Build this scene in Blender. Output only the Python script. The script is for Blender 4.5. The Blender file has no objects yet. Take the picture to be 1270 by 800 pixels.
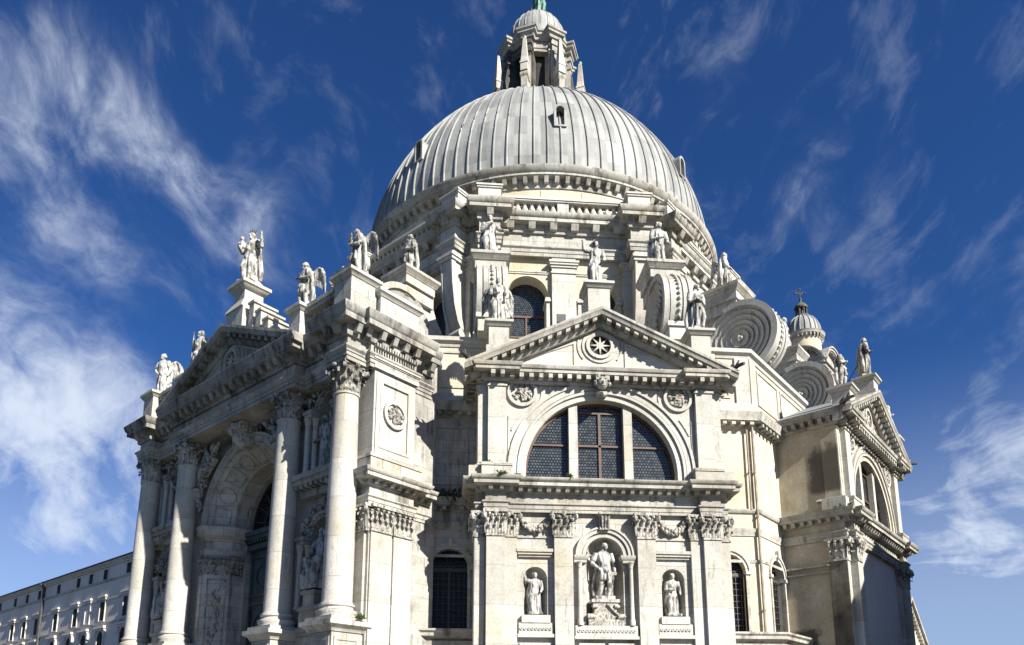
import bpy, bmesh, math, random
from math import sin, cos, pi, sqrt, radians as RD
from mathutils import Vector, Matrix, noise as NZ
from mathutils.geometry import tessellate_polygon

random.seed(7)
scene = bpy.context.scene
COL = scene.collection

# ------------------------------------------------------------------ camera
cd = bpy.data.cameras.new("camera")
cd.sensor_width = 36.0
cd.lens = 36.0 * 929.70 / 1270.0
cd.shift_y = (714.885 - 400.0) / 1270.0
cd.clip_start = 0.1
cd.clip_end = 6000.0
cam = bpy.data.objects.new("camera", cd)
COL.objects.link(cam)
_rt = Vector((0.9965199, -0.0833550, 0.0))
_up = Vector((-0.0166135, -0.1986169, 0.9799364))
_fw = Vector((0.0816826, 0.9765261, 0.1993105))
_ro = 0.00377
_r2 = _rt * cos(_ro) + _up * sin(_ro)
_u2 = _up * cos(_ro) - _rt * sin(_ro)
# the fitted basis above already holds the small camera roll
_M = Matrix.Identity(4)
for i in range(3):
    _M[i][0] = _rt[i]; _M[i][1] = _up[i]; _M[i][2] = -_fw[i]
_M[0][3], _M[1][3], _M[2][3] = -6.73734, -55.59324, 1.6
cam.matrix_world = _M
scene.camera = cam
scene.render.resolution_x = 1024
scene.render.resolution_y = 645

SUN_AZ, SUN_EL = 140.0, 33.0          # azimuth clockwise from +Y
sdir = Vector((sin(RD(SUN_AZ)) * cos(RD(SUN_EL)), cos(RD(SUN_AZ)) * cos(RD(SUN_EL)), sin(RD(SUN_EL))))

# ------------------------------------------------------------------ node helper
class NT:
    def __init__(s, tree):
        s.t = tree; s.n = tree.nodes; s.l = tree.links
    def node(s, typ, **kw):
        n = s.n.new(typ)
        for k, v in kw.items(): setattr(n, k, v)
        return n
    def put(s, sock, v):
        if v is None: return
        if hasattr(v, 'is_linked') or isinstance(v, bpy.types.NodeSocket): s.l.new(v, sock)
        else: sock.default_value = v
    def m(s, op, a, b=None, c=None, clamp=False):
        n = s.node('ShaderNodeMath', operation=op); n.use_clamp = clamp
        s.put(n.inputs[0], a); s.put(n.inputs[1], b); s.put(n.inputs[2], c)
        return n.outputs[0]
    def vm(s, op, a, b=None):
        n = s.node('ShaderNodeVectorMath', operation=op)
        s.put(n.inputs[0], a); s.put(n.inputs[1], b)
        return n.outputs[0]
    def xyz(s, v):
        n = s.node('ShaderNodeSeparateXYZ'); s.put(n.inputs[0], v); return n.outputs
    def cxyz(s, x, y, z):
        n = s.node('ShaderNodeCombineXYZ')
        for i, v in enumerate((x, y, z)): s.put(n.inputs[i], v)
        return n.outputs[0]
    def noise(s, vec, scale, detail=4, rough=.55, dist=0.0, col=False):
        n = s.node('ShaderNodeTexNoise'); s.put(n.inputs['Vector'], vec)
        n.inputs['Scale'].default_value = scale; n.inputs['Detail'].default_value = detail
        n.inputs['Roughness'].default_value = rough; n.inputs['Distortion'].default_value = dist
        return n.outputs['Color'] if col else n.outputs['Fac']
    def ramp(s, v, lo, hi, a=0.0, b=1.0):
        n = s.node('ShaderNodeMapRange'); n.interpolation_type = 'SMOOTHSTEP'
        s.put(n.inputs[0], v)
        for i, q in enumerate((lo, hi, a, b)): s.put(n.inputs[i + 1], q)
        return n.outputs[0]
    def mix(s, f, a, b, mode='MIX'):
        n = s.node('ShaderNodeMix', data_type='RGBA', blend_type=mode)
        s.put(n.inputs[0], f)
        s.put(n.inputs[6], a if not isinstance(a, tuple) else (*a[:3], 1))
        s.put(n.inputs[7], b if not isinstance(b, tuple) else (*b[:3], 1))
        return n.outputs[2]

# ------------------------------------------------------------------ world: Nishita sky with drifting cirrus
world = bpy.data.worlds.new("World"); scene.world = world
world.use_nodes = True
w = NT(world.node_tree); w.n.clear()
sky = w.node('ShaderNodeTexSky', sky_type='NISHITA')
sky.sun_disc = False
sky.sun_elevation = RD(SUN_EL); sky.sun_rotation = RD(SUN_AZ)
sky.air_density = 1.0; sky.dust_density = 0.4; sky.ozone_density = 4.0
tc = w.node('ShaderNodeTexCoord')
d = w.xyz(tc.outputs['Generated'])
az = w.m('MULTIPLY', w.m('ARCTAN2', d[0], d[1]), 57.2958)
el = w.m('MULTIPLY', w.m('ARCSINE', d[2]), 57.2958)
ae = w.cxyz(az, el, 0.0)
warp = w.noise(ae, .055, 3, .5, col=True)
ae2 = w.vm('ADD', ae, w.vm('MULTIPLY', w.vm('SUBTRACT', warp, (.5, .5, .5)), (12., 12., 0.)))
def gauss(a0, e0, ang, la, lb):
    c_, s_ = cos(RD(ang)), sin(RD(ang))
    p = w.xyz(ae2)
    dx = w.m('SUBTRACT', p[0], a0); dy = w.m('SUBTRACT', p[1], e0)
    u = w.m('DIVIDE', w.m('ADD', w.m('MULTIPLY', dx, c_), w.m('MULTIPLY', dy, s_)), la)
    v = w.m('DIVIDE', w.m('SUBTRACT', w.m('MULTIPLY', dy, c_), w.m('MULTIPLY', dx, s_)), lb)
    q = w.m('ADD', w.m('MULTIPLY', u, u), w.m('MULTIPLY', v, v))
    return w.m('EXPONENT', w.m('MULTIPLY', q, -1.0))
blobs = [(-27.5, 39.2, -18, 6.5, 2.4, .80), (-21.0, 36.6, -24, 7.5, 3.0, .95), (-16.5, 34.2, -40, 4.5, 2.4, .55), (-32.5, 35.2, -40, 6, 3.2, .90), (-28.5, 30.6, -42, 5.5, 1.9, .62),
         (-22.8, 28.6, -38, 3.0, 1.1, .55), (-33.5, 23.5, -30, 6, 3.4, .85), (-31, 19.5, -22, 9, 4.2, 1.05), (-25.5, 17.0, -22, 6, 3.0, 1.0), (-34, 14.5, -8, 7, 2.2, .7),
         (24.6, 45.8, 50, 3.8, 2.2, .60), (29.3, 37.6, 40, 4.0, 2.6, .72), (28.0, 41.2, 75, 3.5, 1.6, .40), (34.5, 37.5, 80, 3.6, 1.1, .34), (-.9, 47, 70, 4, 1.7, .34), (31, 33, 60, 4, 1.5, .35),
         (-7.7, 41.3, -30, 3.0, .3, .36), (-12, 41.5, -25, 7, 2.2, .28), (37, 16.5, 10, 9, 3.0, .62), (38, 11.5, 4, 12, 2.6, .80), (37, 21, 14, 7, 2.0, .42), (35, 26.5, 20, 5, 2.0, .34),
         (60, 25, 10, 20, 8, .7), (-55, 30, -20, 14, 9, .7), (100, 30, 0, 40, 9, .6), (-110, 25, 0, 40, 10, .6)]
mask = None
for a0, e0, ang, la, lb, amp in blobs:
    g = w.m('MULTIPLY', gauss(a0, e0, ang, la * 1.25, lb * 1.35), amp * (1.0 if e0 < 25 and a0 < 0 else (1.1 if e0 < 18 else (.68 if a0 < 0 else .62))))
    mask = g if mask is None else w.m('ADD', mask, w.m('MULTIPLY', g, w.m('SUBTRACT', 1.05, mask)))
p2 = w.xyz(ae2)
def fibre(ang, sq, sc, seed, det=10, rough=.62, dist=.25):
    c_, s_ = cos(RD(ang)), sin(RD(ang))
    fu = w.m('ADD', w.m('MULTIPLY', p2[0], c_), w.m('MULTIPLY', p2[1], s_))
    fv = w.m('SUBTRACT', w.m('MULTIPLY', p2[1], c_), w.m('MULTIPLY', p2[0], s_))
    return w.noise(w.cxyz(w.m('MULTIPLY', fu, sq), fv, seed), sc, det, rough, dist)
side = w.ramp(az, -2, 14)
fa = fibre(-30, .34, .30, 3.1); fb = fibre(-62, .40, .42, 8.4); fc = fibre(38, .36, .34, 5.7); fd = fibre(8, .22, .42, 1.3)
fr_hi = w.m('ADD', w.m('MULTIPLY', fc, w.ramp(el, 26, 32)), w.m('MULTIPLY', fd, w.ramp(el, 32, 26)))
fib = w.m('ADD', w.m('MULTIPLY', w.m('ADD', w.m('MULTIPLY', fa, .62), w.m('MULTIPLY', fb, .38)), w.m('SUBTRACT', 1.0, side)), w.m('MULTIPLY', fr_hi, side))
puff = w.noise(ae2, .16, 9, .62, .2)
nz = w.m('ADD', w.m('MULTIPLY', w.m('SUBTRACT', fib, .5), 1.5), w.m('MULTIPLY', w.m('SUBTRACT', puff, .5), 1.7))
dens = w.m('MULTIPLY', w.m('POWER', w.ramp(w.m('ADD', w.m('MULTIPLY', mask, .62), w.m('MULTIPLY', nz, w.m('ADD', .22, w.m('MULTIPLY', mask, .68)))), .10, .95), 1.5), .86)
veil = w.m('MULTIPLY', w.ramp(w.m('ADD', nz, w.ramp(el, 46, 8, 0.0, .20)), .02, .55), .13)
dens = w.m('MAXIMUM', dens, veil)
dens = w.m('MAXIMUM', dens, w.ramp(el, 26, 6, 0.0, .34))
skyc = w.mix(1.0, sky.outputs[0], (.232, .46, .79), 'MULTIPLY')
cloudc = (6.3, 6.95, 8.0)
bg = w.node('ShaderNodeBackground')
w.l.new(w.mix(dens, skyc, cloudc), bg.inputs[0])
bg.inputs[1].default_value = 0.05
wo = w.node('ShaderNodeOutputWorld'); w.l.new(bg.outputs[0], wo.inputs[0])

# ------------------------------------------------------------------ sun
sl = bpy.data.lights.new("sun", 'SUN'); sl.energy = 4.6; sl.angle = RD(0.53); sl.color = (1.0, .955, .86)
so = bpy.data.objects.new("sun", sl); COL.objects.link(so)
so.rotation_euler = sdir.to_track_quat('Z', 'Y').to_euler()
so.location = sdir * 200

vs = scene.view_settings
vs.view_transform = 'Standard'; vs.look = 'None'; vs.gamma = 1.0; vs.use_curve_mapping = False
vs.exposure = 1.36
try: scene.display_settings.display_device = 'sRGB'
except Exception: pass

# ------------------------------------------------------------------ materials
def newmat(name):
    m = bpy.data.materials.new(name); m.use_nodes = True
    t = NT(m.node_tree); t.n.clear()
    o = t.node('ShaderNodeOutputMaterial'); b = t.node('ShaderNodeBsdfPrincipled')
    t.l.new(b.outputs[0], o.inputs[0])
    return m, t, b
def bump(t, b, h, strength, dist):
    n = t.node('ShaderNodeBump'); n.inputs['Strength'].default_value = strength
    n.inputs['Distance'].default_value = dist
    t.l.new(h, n.inputs['Height']); t.l.new(n.outputs[0], b.inputs['Normal'])

def stone_mat(name, lo, hi, grime=(.13, .12, .105), streak=.55, thr=(.56, .74), joints=.35, rough=.78,
              block=(1.5, .62), topgrime=.6, fine=1.0, patch=None, bumpd=.02, crust=.55):
    m, t, b = newmat(name)
    tc = t.node('ShaderNodeTexCoord'); ge = t.node('ShaderNodeNewGeometry')
    obj = tc.outputs['Object']; pos = ge.outputs['Position']
    o = t.xyz(obj)
    big = t.noise(pos, .33, 6, .6)
    mid = t.noise(pos, 1.7, 5, .6)
    col = t.mix(t.ramp(t.m('ADD', t.m('MULTIPLY', big, .6), t.m('MULTIPLY', mid, .4)), .36, .64), lo, hi)
    # block-to-block tone and fine joints
    if joints > 0:
        uv = t.cxyz(t.m('ADD', o[0], o[1]), o[2], 0.0)
        br = t.node('ShaderNodeTexBrick'); t.l.new(uv, br.inputs['Vector'])
        br.inputs['Scale'].default_value = 1.0
        br.inputs['Brick Width'].default_value = block[0]; br.inputs['Row Height'].default_value = block[1]
        br.inputs['Mortar Size'].default_value = .014; br.inputs['Mortar Smooth'].default_value = .2
        br.inputs['Color1'].default_value = (1, 1, 1, 1); br.inputs['Color2'].default_value = (.80, .785, .755, 1)
        br.inputs['Mortar'].default_value = (1 - joints,) * 3 + (1,)
        col = t.mix(1.0, col, br.outputs['Color'], 'MULTIPLY')
    # vertical run-off streaks of black crust
    px = t.xyz(pos)
    sv = t.cxyz(t.m('MULTIPLY', px[0], 2.3 * fine), t.m('MULTIPLY', px[1], 2.3 * fine), t.m('MULTIPLY', px[2], .28 * fine * (fine if fine > 1 else 1)))
    st = t.noise(sv, 1.0, 7, .62, .2)
    st2 = t.noise(pos, .55 * (1 if fine == 1 else 2.5), 5, .65)
    sf = t.m('MULTIPLY', t.ramp(t.m('ADD', t.m('MULTIPLY', st, .62), t.m('MULTIPLY', st2, .38)), thr[0], thr[1]), streak)
    col = t.mix(sf, col, grime)
    if crust > 0:      # narrow black runs and blotches
        cv = t.cxyz(t.m('MULTIPLY', px[0], 5.5), t.m('MULTIPLY', px[1], 5.5), t.m('MULTIPLY', px[2], .55))
        c1 = t.noise(cv, 1.0, 8, .68, .3); c2 = t.noise(pos, .8, 4, .6)
        cf = t.m('MULTIPLY', t.ramp(t.m('ADD', t.m('MULTIPLY', c1, .6), t.m('MULTIPLY', c2, .4)), .545, .64), crust)
        col = t.mix(cf, col, grime)
        yv = t.noise(pos, .42, 5, .6)
        col = t.mix(t.m('MULTIPLY', t.ramp(yv, .5, .72), .55), col, t.mix(1.0, col, (.93, .80, .60), 'MULTIPLY'))
    if topgrime > 0:
        nz = t.xyz(ge.outputs['Normal'])[2]
        tf = t.m('MULTIPLY', t.m('MULTIPLY', t.ramp(nz, .35, .8), t.ramp(mid, .35, .6)), topgrime)
        col = t.mix(tf, col, (.12, .11, .09))
    if patch: col = patch(t, col, o, pos)
    sp = t.noise(pos, 11.0, 4, .7)
    col = t.mix(1.0, col, t.mix(t.ramp(sp, .3, .62), (.80, .79, .77), (1, 1, 1)), 'MULTIPLY')
    col = t.mix(1.0, col, (.655, .655, .65), 'MULTIPLY')
    t.l.new(col, b.inputs['Base Color'])
    b.inputs['Roughness'].default_value = rough
    b.inputs['Specular IOR Level'].default_value = .25
    bump(t, b, t.m('ADD', t.m('MULTIPLY', sp, .6), t.m('MULTIPLY', mid, .8)), .5, bumpd)
    return m

M = {}
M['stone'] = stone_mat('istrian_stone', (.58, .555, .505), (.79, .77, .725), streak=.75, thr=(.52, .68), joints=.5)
M['plain'] = stone_mat('smooth_stone', (.63, .61, .56), (.80, .78, .735), joints=0.45, streak=.5, thr=(.54, .72), block=(40, 1.7), crust=.38)
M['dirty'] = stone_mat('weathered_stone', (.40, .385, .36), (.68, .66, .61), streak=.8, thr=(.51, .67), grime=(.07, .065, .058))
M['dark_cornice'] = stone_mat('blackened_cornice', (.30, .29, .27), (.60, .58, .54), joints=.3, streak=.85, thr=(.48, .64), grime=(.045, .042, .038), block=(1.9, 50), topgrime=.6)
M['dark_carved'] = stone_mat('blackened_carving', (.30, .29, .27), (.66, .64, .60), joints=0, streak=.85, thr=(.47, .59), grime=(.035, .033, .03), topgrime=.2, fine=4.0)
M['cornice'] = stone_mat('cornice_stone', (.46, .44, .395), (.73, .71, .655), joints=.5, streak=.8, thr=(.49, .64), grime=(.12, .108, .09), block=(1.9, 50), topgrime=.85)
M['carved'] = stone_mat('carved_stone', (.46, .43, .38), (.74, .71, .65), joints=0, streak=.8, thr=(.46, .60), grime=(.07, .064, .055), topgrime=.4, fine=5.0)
M['statue'] = stone_mat('statue_marble', (.52, .51, .475), (.80, .785, .75), joints=0, streak=.78, thr=(.46, .58), grime=(.06, .058, .053), crust=.3, topgrime=.0, rough=.7, bumpd=.008, fine=3.0)
M['volute'] = stone_mat('scroll_stone', (.50, .485, .45), (.70, .685, .64), joints=0, streak=.6, thr=(.50, .68), topgrime=.5)
M['stucco'] = stone_mat('cream_stucco', (.66, .59, .45), (.81, .745, .60), joints=0, streak=.42, thr=(.55, .74), grime=(.30, .235, .15), topgrime=.5, bumpd=.008, crust=.4)

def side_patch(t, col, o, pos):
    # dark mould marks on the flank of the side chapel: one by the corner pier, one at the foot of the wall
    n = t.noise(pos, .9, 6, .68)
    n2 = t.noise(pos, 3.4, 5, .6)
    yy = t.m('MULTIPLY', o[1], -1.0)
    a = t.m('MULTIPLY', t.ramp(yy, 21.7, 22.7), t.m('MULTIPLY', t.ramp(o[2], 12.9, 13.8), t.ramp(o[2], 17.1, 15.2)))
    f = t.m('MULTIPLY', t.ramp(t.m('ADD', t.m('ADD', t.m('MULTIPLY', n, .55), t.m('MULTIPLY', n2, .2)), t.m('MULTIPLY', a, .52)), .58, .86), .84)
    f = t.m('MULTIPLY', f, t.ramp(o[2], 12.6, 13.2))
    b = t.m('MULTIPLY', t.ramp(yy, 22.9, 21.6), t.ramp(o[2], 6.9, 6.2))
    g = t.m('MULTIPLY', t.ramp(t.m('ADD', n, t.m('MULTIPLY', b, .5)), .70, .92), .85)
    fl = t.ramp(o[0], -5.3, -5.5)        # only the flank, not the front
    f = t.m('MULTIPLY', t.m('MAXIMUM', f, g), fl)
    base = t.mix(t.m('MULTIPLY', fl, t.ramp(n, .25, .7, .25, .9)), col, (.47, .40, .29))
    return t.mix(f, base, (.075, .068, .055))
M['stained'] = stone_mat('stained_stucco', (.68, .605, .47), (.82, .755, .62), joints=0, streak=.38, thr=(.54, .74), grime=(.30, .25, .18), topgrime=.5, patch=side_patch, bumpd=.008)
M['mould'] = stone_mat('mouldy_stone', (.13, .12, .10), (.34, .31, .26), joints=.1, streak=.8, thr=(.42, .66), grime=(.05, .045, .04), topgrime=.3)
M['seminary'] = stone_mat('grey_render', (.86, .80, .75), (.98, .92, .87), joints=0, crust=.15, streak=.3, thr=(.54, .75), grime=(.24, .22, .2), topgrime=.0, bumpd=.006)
M['paving'] = stone_mat('paving', (.10, .10, .10), (.16, .155, .15), joints=.4, streak=.2, block=(1.2, .8), topgrime=0)

def lead_mat(name, lo, hi, ribs=False):
    m, t, b = newmat(name)
    ge = t.node('ShaderNodeNewGeometry'); pos = ge.outputs['Position']
    p = t.xyz(pos)
    ang = t.m('ARCTAN2', p[0], p[1])
    # panel-to-panel tone around the dome, rain streaks running down it
    strip = t.node('ShaderNodeTexWhiteNoise', noise_dimensions='2D')
    row = t.m('FLOOR', t.m('MULTIPLY', p[2], .55))
    colid = t.m('FLOOR', t.m('ADD', t.m('MULTIPLY', ang, 96 / (2 * pi)), .5))
    t.l.new(t.cxyz(colid, row, 0.0), strip.inputs['Vector'])
    big = t.noise(pos, .5, 5, .6)
    sv = t.cxyz(t.m('MULTIPLY', ang, 40.0), t.m('MULTIPLY', p[2], .35), 0.0)
    st = t.noise(sv, 1.0, 6, .65, .15)
    f = t.m('ADD', t.m('MULTIPLY', big, .45), t.m('ADD', t.m('MULTIPLY', st, .45), t.m('MULTIPLY', strip.outputs['Value'], .22 if ribs else .05)))
    col = t.mix(t.ramp(f, .36, .74), lo, hi)
    rust = t.m('MULTIPLY', t.ramp(t.noise(sv, 1.6, 5, .6), .60, .74), .5)
    col = t.mix(rust, col, (.30, .25, .20))
    if ribs:
        seam = t.m('ABSOLUTE', t.m('SUBTRACT', t.m('FRACT', t.m('ADD', t.m('MULTIPLY', p[2], .55), t.m('MULTIPLY', t.m('MODULO', colid, 2.0), .5))), .5))
        col = t.mix(t.ramp(seam, .03, .012, 0, .3), col, (.16, .17, .17))
    t.l.new(col, b.inputs['Base Color'])
    b.inputs['Roughness'].default_value = .62; b.inputs['Metallic'].default_value = 0.0
    b.inputs['Specular IOR Level'].default_value = .35
    bump(t, b, t.noise(pos, 2.6, 5, .6), .5, .05)
    return m
M['lead'] = lead_mat('dome_lead', (.165, .168, .163), (.285, .287, .277), True)
M['roof_lead'] = lead_mat('roof_lead', (.16, .17, .175), (.28, .29, .29))

def glass_mat(name, cell, lo, hi, lead, spec=.38):
    m, t, b = newmat(name)
    tc = t.node('ShaderNodeTexCoord'); o = t.xyz(tc.outputs['Object'])
    u = t.m('DIVIDE', o[0], cell); v = t.m('DIVIDE', o[2], cell)
    hv = t.m('FRACT', t.m('MULTIPLY', t.m('FLOOR', v), .5))
    fu = t.m('SUBTRACT', t.m('FRACT', t.m('ADD', u, hv)), .5)
    fv = t.m('SUBTRACT', t.m('FRACT', v), .5)
    r = t.m('SQRT', t.m('ADD', t.m('MULTIPLY', fu, fu), t.m('MULTIPLY', fv, fv)))
    wn = t.node('ShaderNodeTexWhiteNoise', noise_dimensions='2D')
    t.l.new(t.cxyz(t.m('FLOOR', t.m('ADD', u, hv)), t.m('FLOOR', v), 0.0), wn.inputs['Vector'])
    big = t.noise(t.node('ShaderNodeNewGeometry').outputs['Position'], .6, 3)
    c = t.mix(t.m('MULTIPLY', t.m('ADD', wn.outputs['Value'], big), .55), lo, hi)
    c = t.mix(t.ramp(r, .37, .42), c, lead)
    t.l.new(c, b.inputs['Base Color'])
    b.inputs['Roughness'].default_value = .22
    b.inputs['Specular IOR Level'].default_value = spec
    bump(t, b, wn.outputs['Value'], .07, .02)
    return m
M['glass'] = glass_mat('roundel_glass', .135, (.012, .016, .02), (.085, .098, .108), (.006, .007, .008))
M['glass_dark'] = glass_mat('dark_leaded_glass', .17, (.008, .008, .009), (.026, .026, .029), (.005, .005, .005), .12)

def flat_mat(name, a, b_, rough=.6, scale=3.0, metal=0.0):
    m, t, b = newmat(name)
    ge = t.node('ShaderNodeNewGeometry')
    n = t.noise(ge.outputs['Position'], scale, 5, .62)
    t.l.new(t.mix(t.ramp(n, .32, .68), a, b_), b.inputs['Base Color'])
    b.inputs['Roughness'].default_value = rough; b.inputs['Metallic'].default_value = metal
    bump(t, b, n, .4, .02)
    return m
M['wood'] = flat_mat('window_wood', (.055, .028, .017), (.10, .05, .03))
M['door'] = flat_mat('door_bronze', (.018, .030, .032), (.045, .066, .068), .5, 2.0)
M['dark'] = flat_mat('dark_interior', (.012, .011, .010), (.02, .018, .016), .9)
M['iron'] = flat_mat('iron', (.03, .03, .032), (.06, .055, .05), .55, 6)
M['bronze'] = flat_mat('verdigris_bronze', (.06, .16, .12), (.13, .24, .19), .6, 3.5)
M['leaf'] = flat_mat('leaf', (.035, .075, .015), (.08, .13, .03), .7, 8)
M['leaf_dark'] = flat_mat('dark_leaf', (.015, .03, .012), (.04, .06, .02), .7, 5)
M['bark'] = flat_mat('bark', (.06, .045, .03), (.12, .09, .06), .9, 8)
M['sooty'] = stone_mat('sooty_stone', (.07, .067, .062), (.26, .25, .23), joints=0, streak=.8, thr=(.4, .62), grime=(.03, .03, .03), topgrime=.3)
M['tile'] = flat_mat('roof_tile', (.07, .055, .045), (.14, .10, .08), .85, 1.5)
M['water'] = flat_mat('water', (.02, .05, .055), (.04, .08, .08), .12, .3)
M['pipe'] = flat_mat('pipe_metal', (.16, .13, .10), (.30, .25, .19), .6, 2)
M['crown'] = flat_mat('dark_iron_crown', (.02, .02, .02), (.05, .045, .04), .5, 6)

# ------------------------------------------------------------------ mesh builder (t along the wall, n outward, z up)
class MB:
    def __init__(s): s.v = []; s.f = []
    def add(s, vs, fs):
        k = len(s.v); s.v += [tuple(p) for p in vs]; s.f += [tuple(i + k for i in f) for f in fs]
    def tn(s, pts): return [(t, -n, z) for t, n, z in pts]
    def box(s, t0, t1, n0, n1, z0, z1, top=None):
        """top=(inset) tapers the upper face"""
        i = top or 0
        p = [(t0, n0, z0), (t1, n0, z0), (t1, n1, z0), (t0, n1, z0),
             (t0 + i, n0 + i, z1), (t1 - i, n0 + i, z1), (t1 - i, n1 - i, z1), (t0 + i, n1 - i, z1)]
        s.add(s.tn(p), [(0, 1, 2, 3), (4, 5, 6, 7), (0, 1, 5, 4), (1, 2, 6, 5), (2, 3, 7, 6), (3, 0, 4, 7)])
    def prism(s, poly, z0, z1):
        """plan polygon [(t,n)] extruded vertically"""
        n = len(poly)
        tri = tessellate_polygon([[Vector((a, b, 0)) for a, b in poly]])
        vs = [(a, -b, z0) for a, b in poly] + [(a, -b, z1) for a, b in poly]
        fs = [tuple(q) for q in tri] + [tuple(i + n for i in q) for q in tri]
        fs += [(i, (i + 1) % n, (i + 1) % n + n, i + n) for i in range(n)]
        s.add(vs, fs)
    def extr(s, poly, n0, n1, holes=(), axis='n', back=True):
        """elevation polygon [(t,z)] with holes, extruded along n (or t when axis='t': polygon is [(n,z)])"""
        loops = [poly] + list(holes)
        flat = [p for L in loops for p in L]
        tri = tessellate_polygon([[Vector((a, b, 0)) for a, b in L] for L in loops])
        N = len(flat)
        if axis == 'n':
            vs = [(a, -n1, b) for a, b in flat] + [(a, -n0, b) for a, b in flat]
        else:
            vs = [(n1, -a, b) for a, b in flat] + [(n0, -a, b) for a, b in flat]
        fs = [tuple(q) for q in tri]
        if back: fs += [tuple(i + N for i in q) for q in tri]
        k = 0
        for L in loops:
            m = len(L)
            fs += [(k + i, k + (i + 1) % m, k + (i + 1) % m + N, k + i + N) for i in range(m)]
            k += m
        s.add(vs, fs)
    def ring(s, tc, zc, r0, r1, n0, n1, a0=0.0, a1=pi, seg=40):
        """arched band in the wall plane"""
        vs = []; fs = []
        full = abs(a1 - a0 - 2 * pi) < 1e-6
        for i in range(seg + 1):
            a = a0 + (a1 - a0) * i / seg
            for r, n in ((r0, n0), (r1, n0), (r1, n1), (r0, n1)):
                vs.append((tc + r * cos(a), -n, zc + r * sin(a)))
        for i in range(seg):
            for j in range(4):
                b = i * 4
                fs.append((b + j, b + (j + 1) % 4, b + 4 + (j + 1) % 4, b + 4 + j))
        if not full:
            fs += [(0, 1, 2, 3), tuple(seg * 4 + j for j in range(4))]
        s.add(vs, fs)
    def disc(s, tc, zc, r, n0, n1, seg=32):
        s.extr([(tc + r * cos(2 * pi * i / seg), zc + r * sin(2 * pi * i / seg)) for i in range(seg)], n0, n1)
    def sweep(s, path, prof, closed=False):
        """sweep [(offset, z)] along a plan path; outward = left of travel"""
        n = len(path); offs = []
        for i in range(n):
            a = Vector(path[i]); 
            def nrm(p, q):
                d_ = (Vector(q) - Vector(p)); d_.normalize(); return Vector((-d_.y, d_.x))
            if closed or 0 < i < n - 1:
                u = nrm(path[i - 1], path[i]); v = nrm(path[i], path[(i + 1) % n])
                k = 1 + u.dot(v)
                m_ = (u + v) / k if k > .05 else u
            elif i == 0: m_ = nrm(path[0], path[1])
            else: m_ = nrm(path[-2], path[-1])
            offs.append((a, m_))
        P = len(prof); vs = []; fs = []
        for a, m_ in offs:
            for o, z in prof:
                q = a + m_ * o; vs.append((q.x, -q.y, z))
        for i in range(n if closed else n - 1):
            j = (i + 1) % n
            for k in range(P):
                l = (k + 1) % P
                fs.append((i * P + k, i * P + l, j * P + l, j * P + k))
        if not closed: fs += [tuple(range(P)), tuple((n - 1) * P + k for k in range(P))]
        s.add(vs, fs)
    JR = random.Random(99)
    def blocks(s, path, o0, o1, z0, z1, w, gap, closed=False, m0=0.0, slope=0.0):
        """modillions along a plan path"""
        n = len(path)
        for i in range(n if closed else n - 1):
            a = Vector(path[i]); b = Vector(path[(i + 1) % n]); d_ = b - a; L = d_.length
            if L < w * .9: continue
            d_.normalize(); nn = Vector((-d_.y, d_.x))
            k = max(1, int(round((L - 2 * m0) / gap)))
            for j in range(k):
                jr = s.JR.uniform(-1, 1); jw = w * .04 * s.JR.uniform(-1, 1)
                c = a + d_ * (m0 + (L - 2 * m0) * (j + .5) / k + jr * .012)
                vs = []
                for z, oo in ((z0 + .008 * jr, o1 - slope - .012 * abs(jr)), (z1, o1 - .01 * abs(jr))):
                    for du, o in ((-w / 2 - jw, o0), (w / 2 + jw, o0), (w / 2 + jw, oo), (-w / 2 - jw, oo)):
                        q = c + d_ * du + nn * o; vs.append((q.x, -q.y, z))
                s.add(vs, [(0, 1, 2, 3), (4, 5, 6, 7), (0, 1, 5, 4), (1, 2, 6, 5), (2, 3, 7, 6), (3, 0, 4, 7)])
    def lathe(s, prof, c=(0, 0, 0), seg=24, caps=True, a0=0.0, a1=2 * pi):
        """[(r,z)] about the vertical through c (c is x,y,z)"""
        P = len(prof); vs = []; fs = []
        full = abs(a1 - a0 - 2 * pi) < 1e-6
        N = seg if full else seg + 1
        for i in range(N):
            a = a0 + (a1 - a0) * i / seg
            for r, z in prof: vs.append((c[0] + r * cos(a), c[1] + r * sin(a), c[2] + z))
        for i in range(seg):
            j = (i + 1) % N
            for k in range(P - 1): fs.append((i * P + k, j * P + k, j * P + k + 1, i * P + k + 1))
        if caps and full:
            fs += [tuple(i * P for i in range(seg)), tuple(i * P + P - 1 for i in range(seg))]
        s.add(vs, fs)
    def tube(s, pts, rad, seg=8, flat=1.0, up=None):
        """tapered tube through world-style xyz points"""
        pts = [Vector(p) for p in pts]; n = len(pts)
        if not hasattr(rad, '__len__'): rad = [rad] * n
        ref = Vector(up) if up else Vector((.13, .31, .94))
        vs = []; fs = []
        for i in range(n):
            d_ = (pts[min(i + 1, n - 1)] - pts[max(i - 1, 0)]).normalized()
            x = d_.cross(ref)
            if x.length < .05: x = d_.cross(Vector((1, .2, 0)))
            x.normalize(); y = x.cross(d_).normalized()
            for k in range(seg):
                a = 2 * pi * k / seg
                vs.append(pts[i] + x * (rad[i] * cos(a)) + y * (rad[i] * flat * sin(a)))
        for i in range(n - 1):
            for k in range(seg):
                l = (k + 1) % seg
                fs.append((i * seg + k, i * seg + l, (i + 1) * seg + l, (i + 1) * seg + k))
        fs += [tuple(range(seg)), tuple((n - 1) * seg + k for k in range(seg))]
        s.add(vs, fs)
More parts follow.
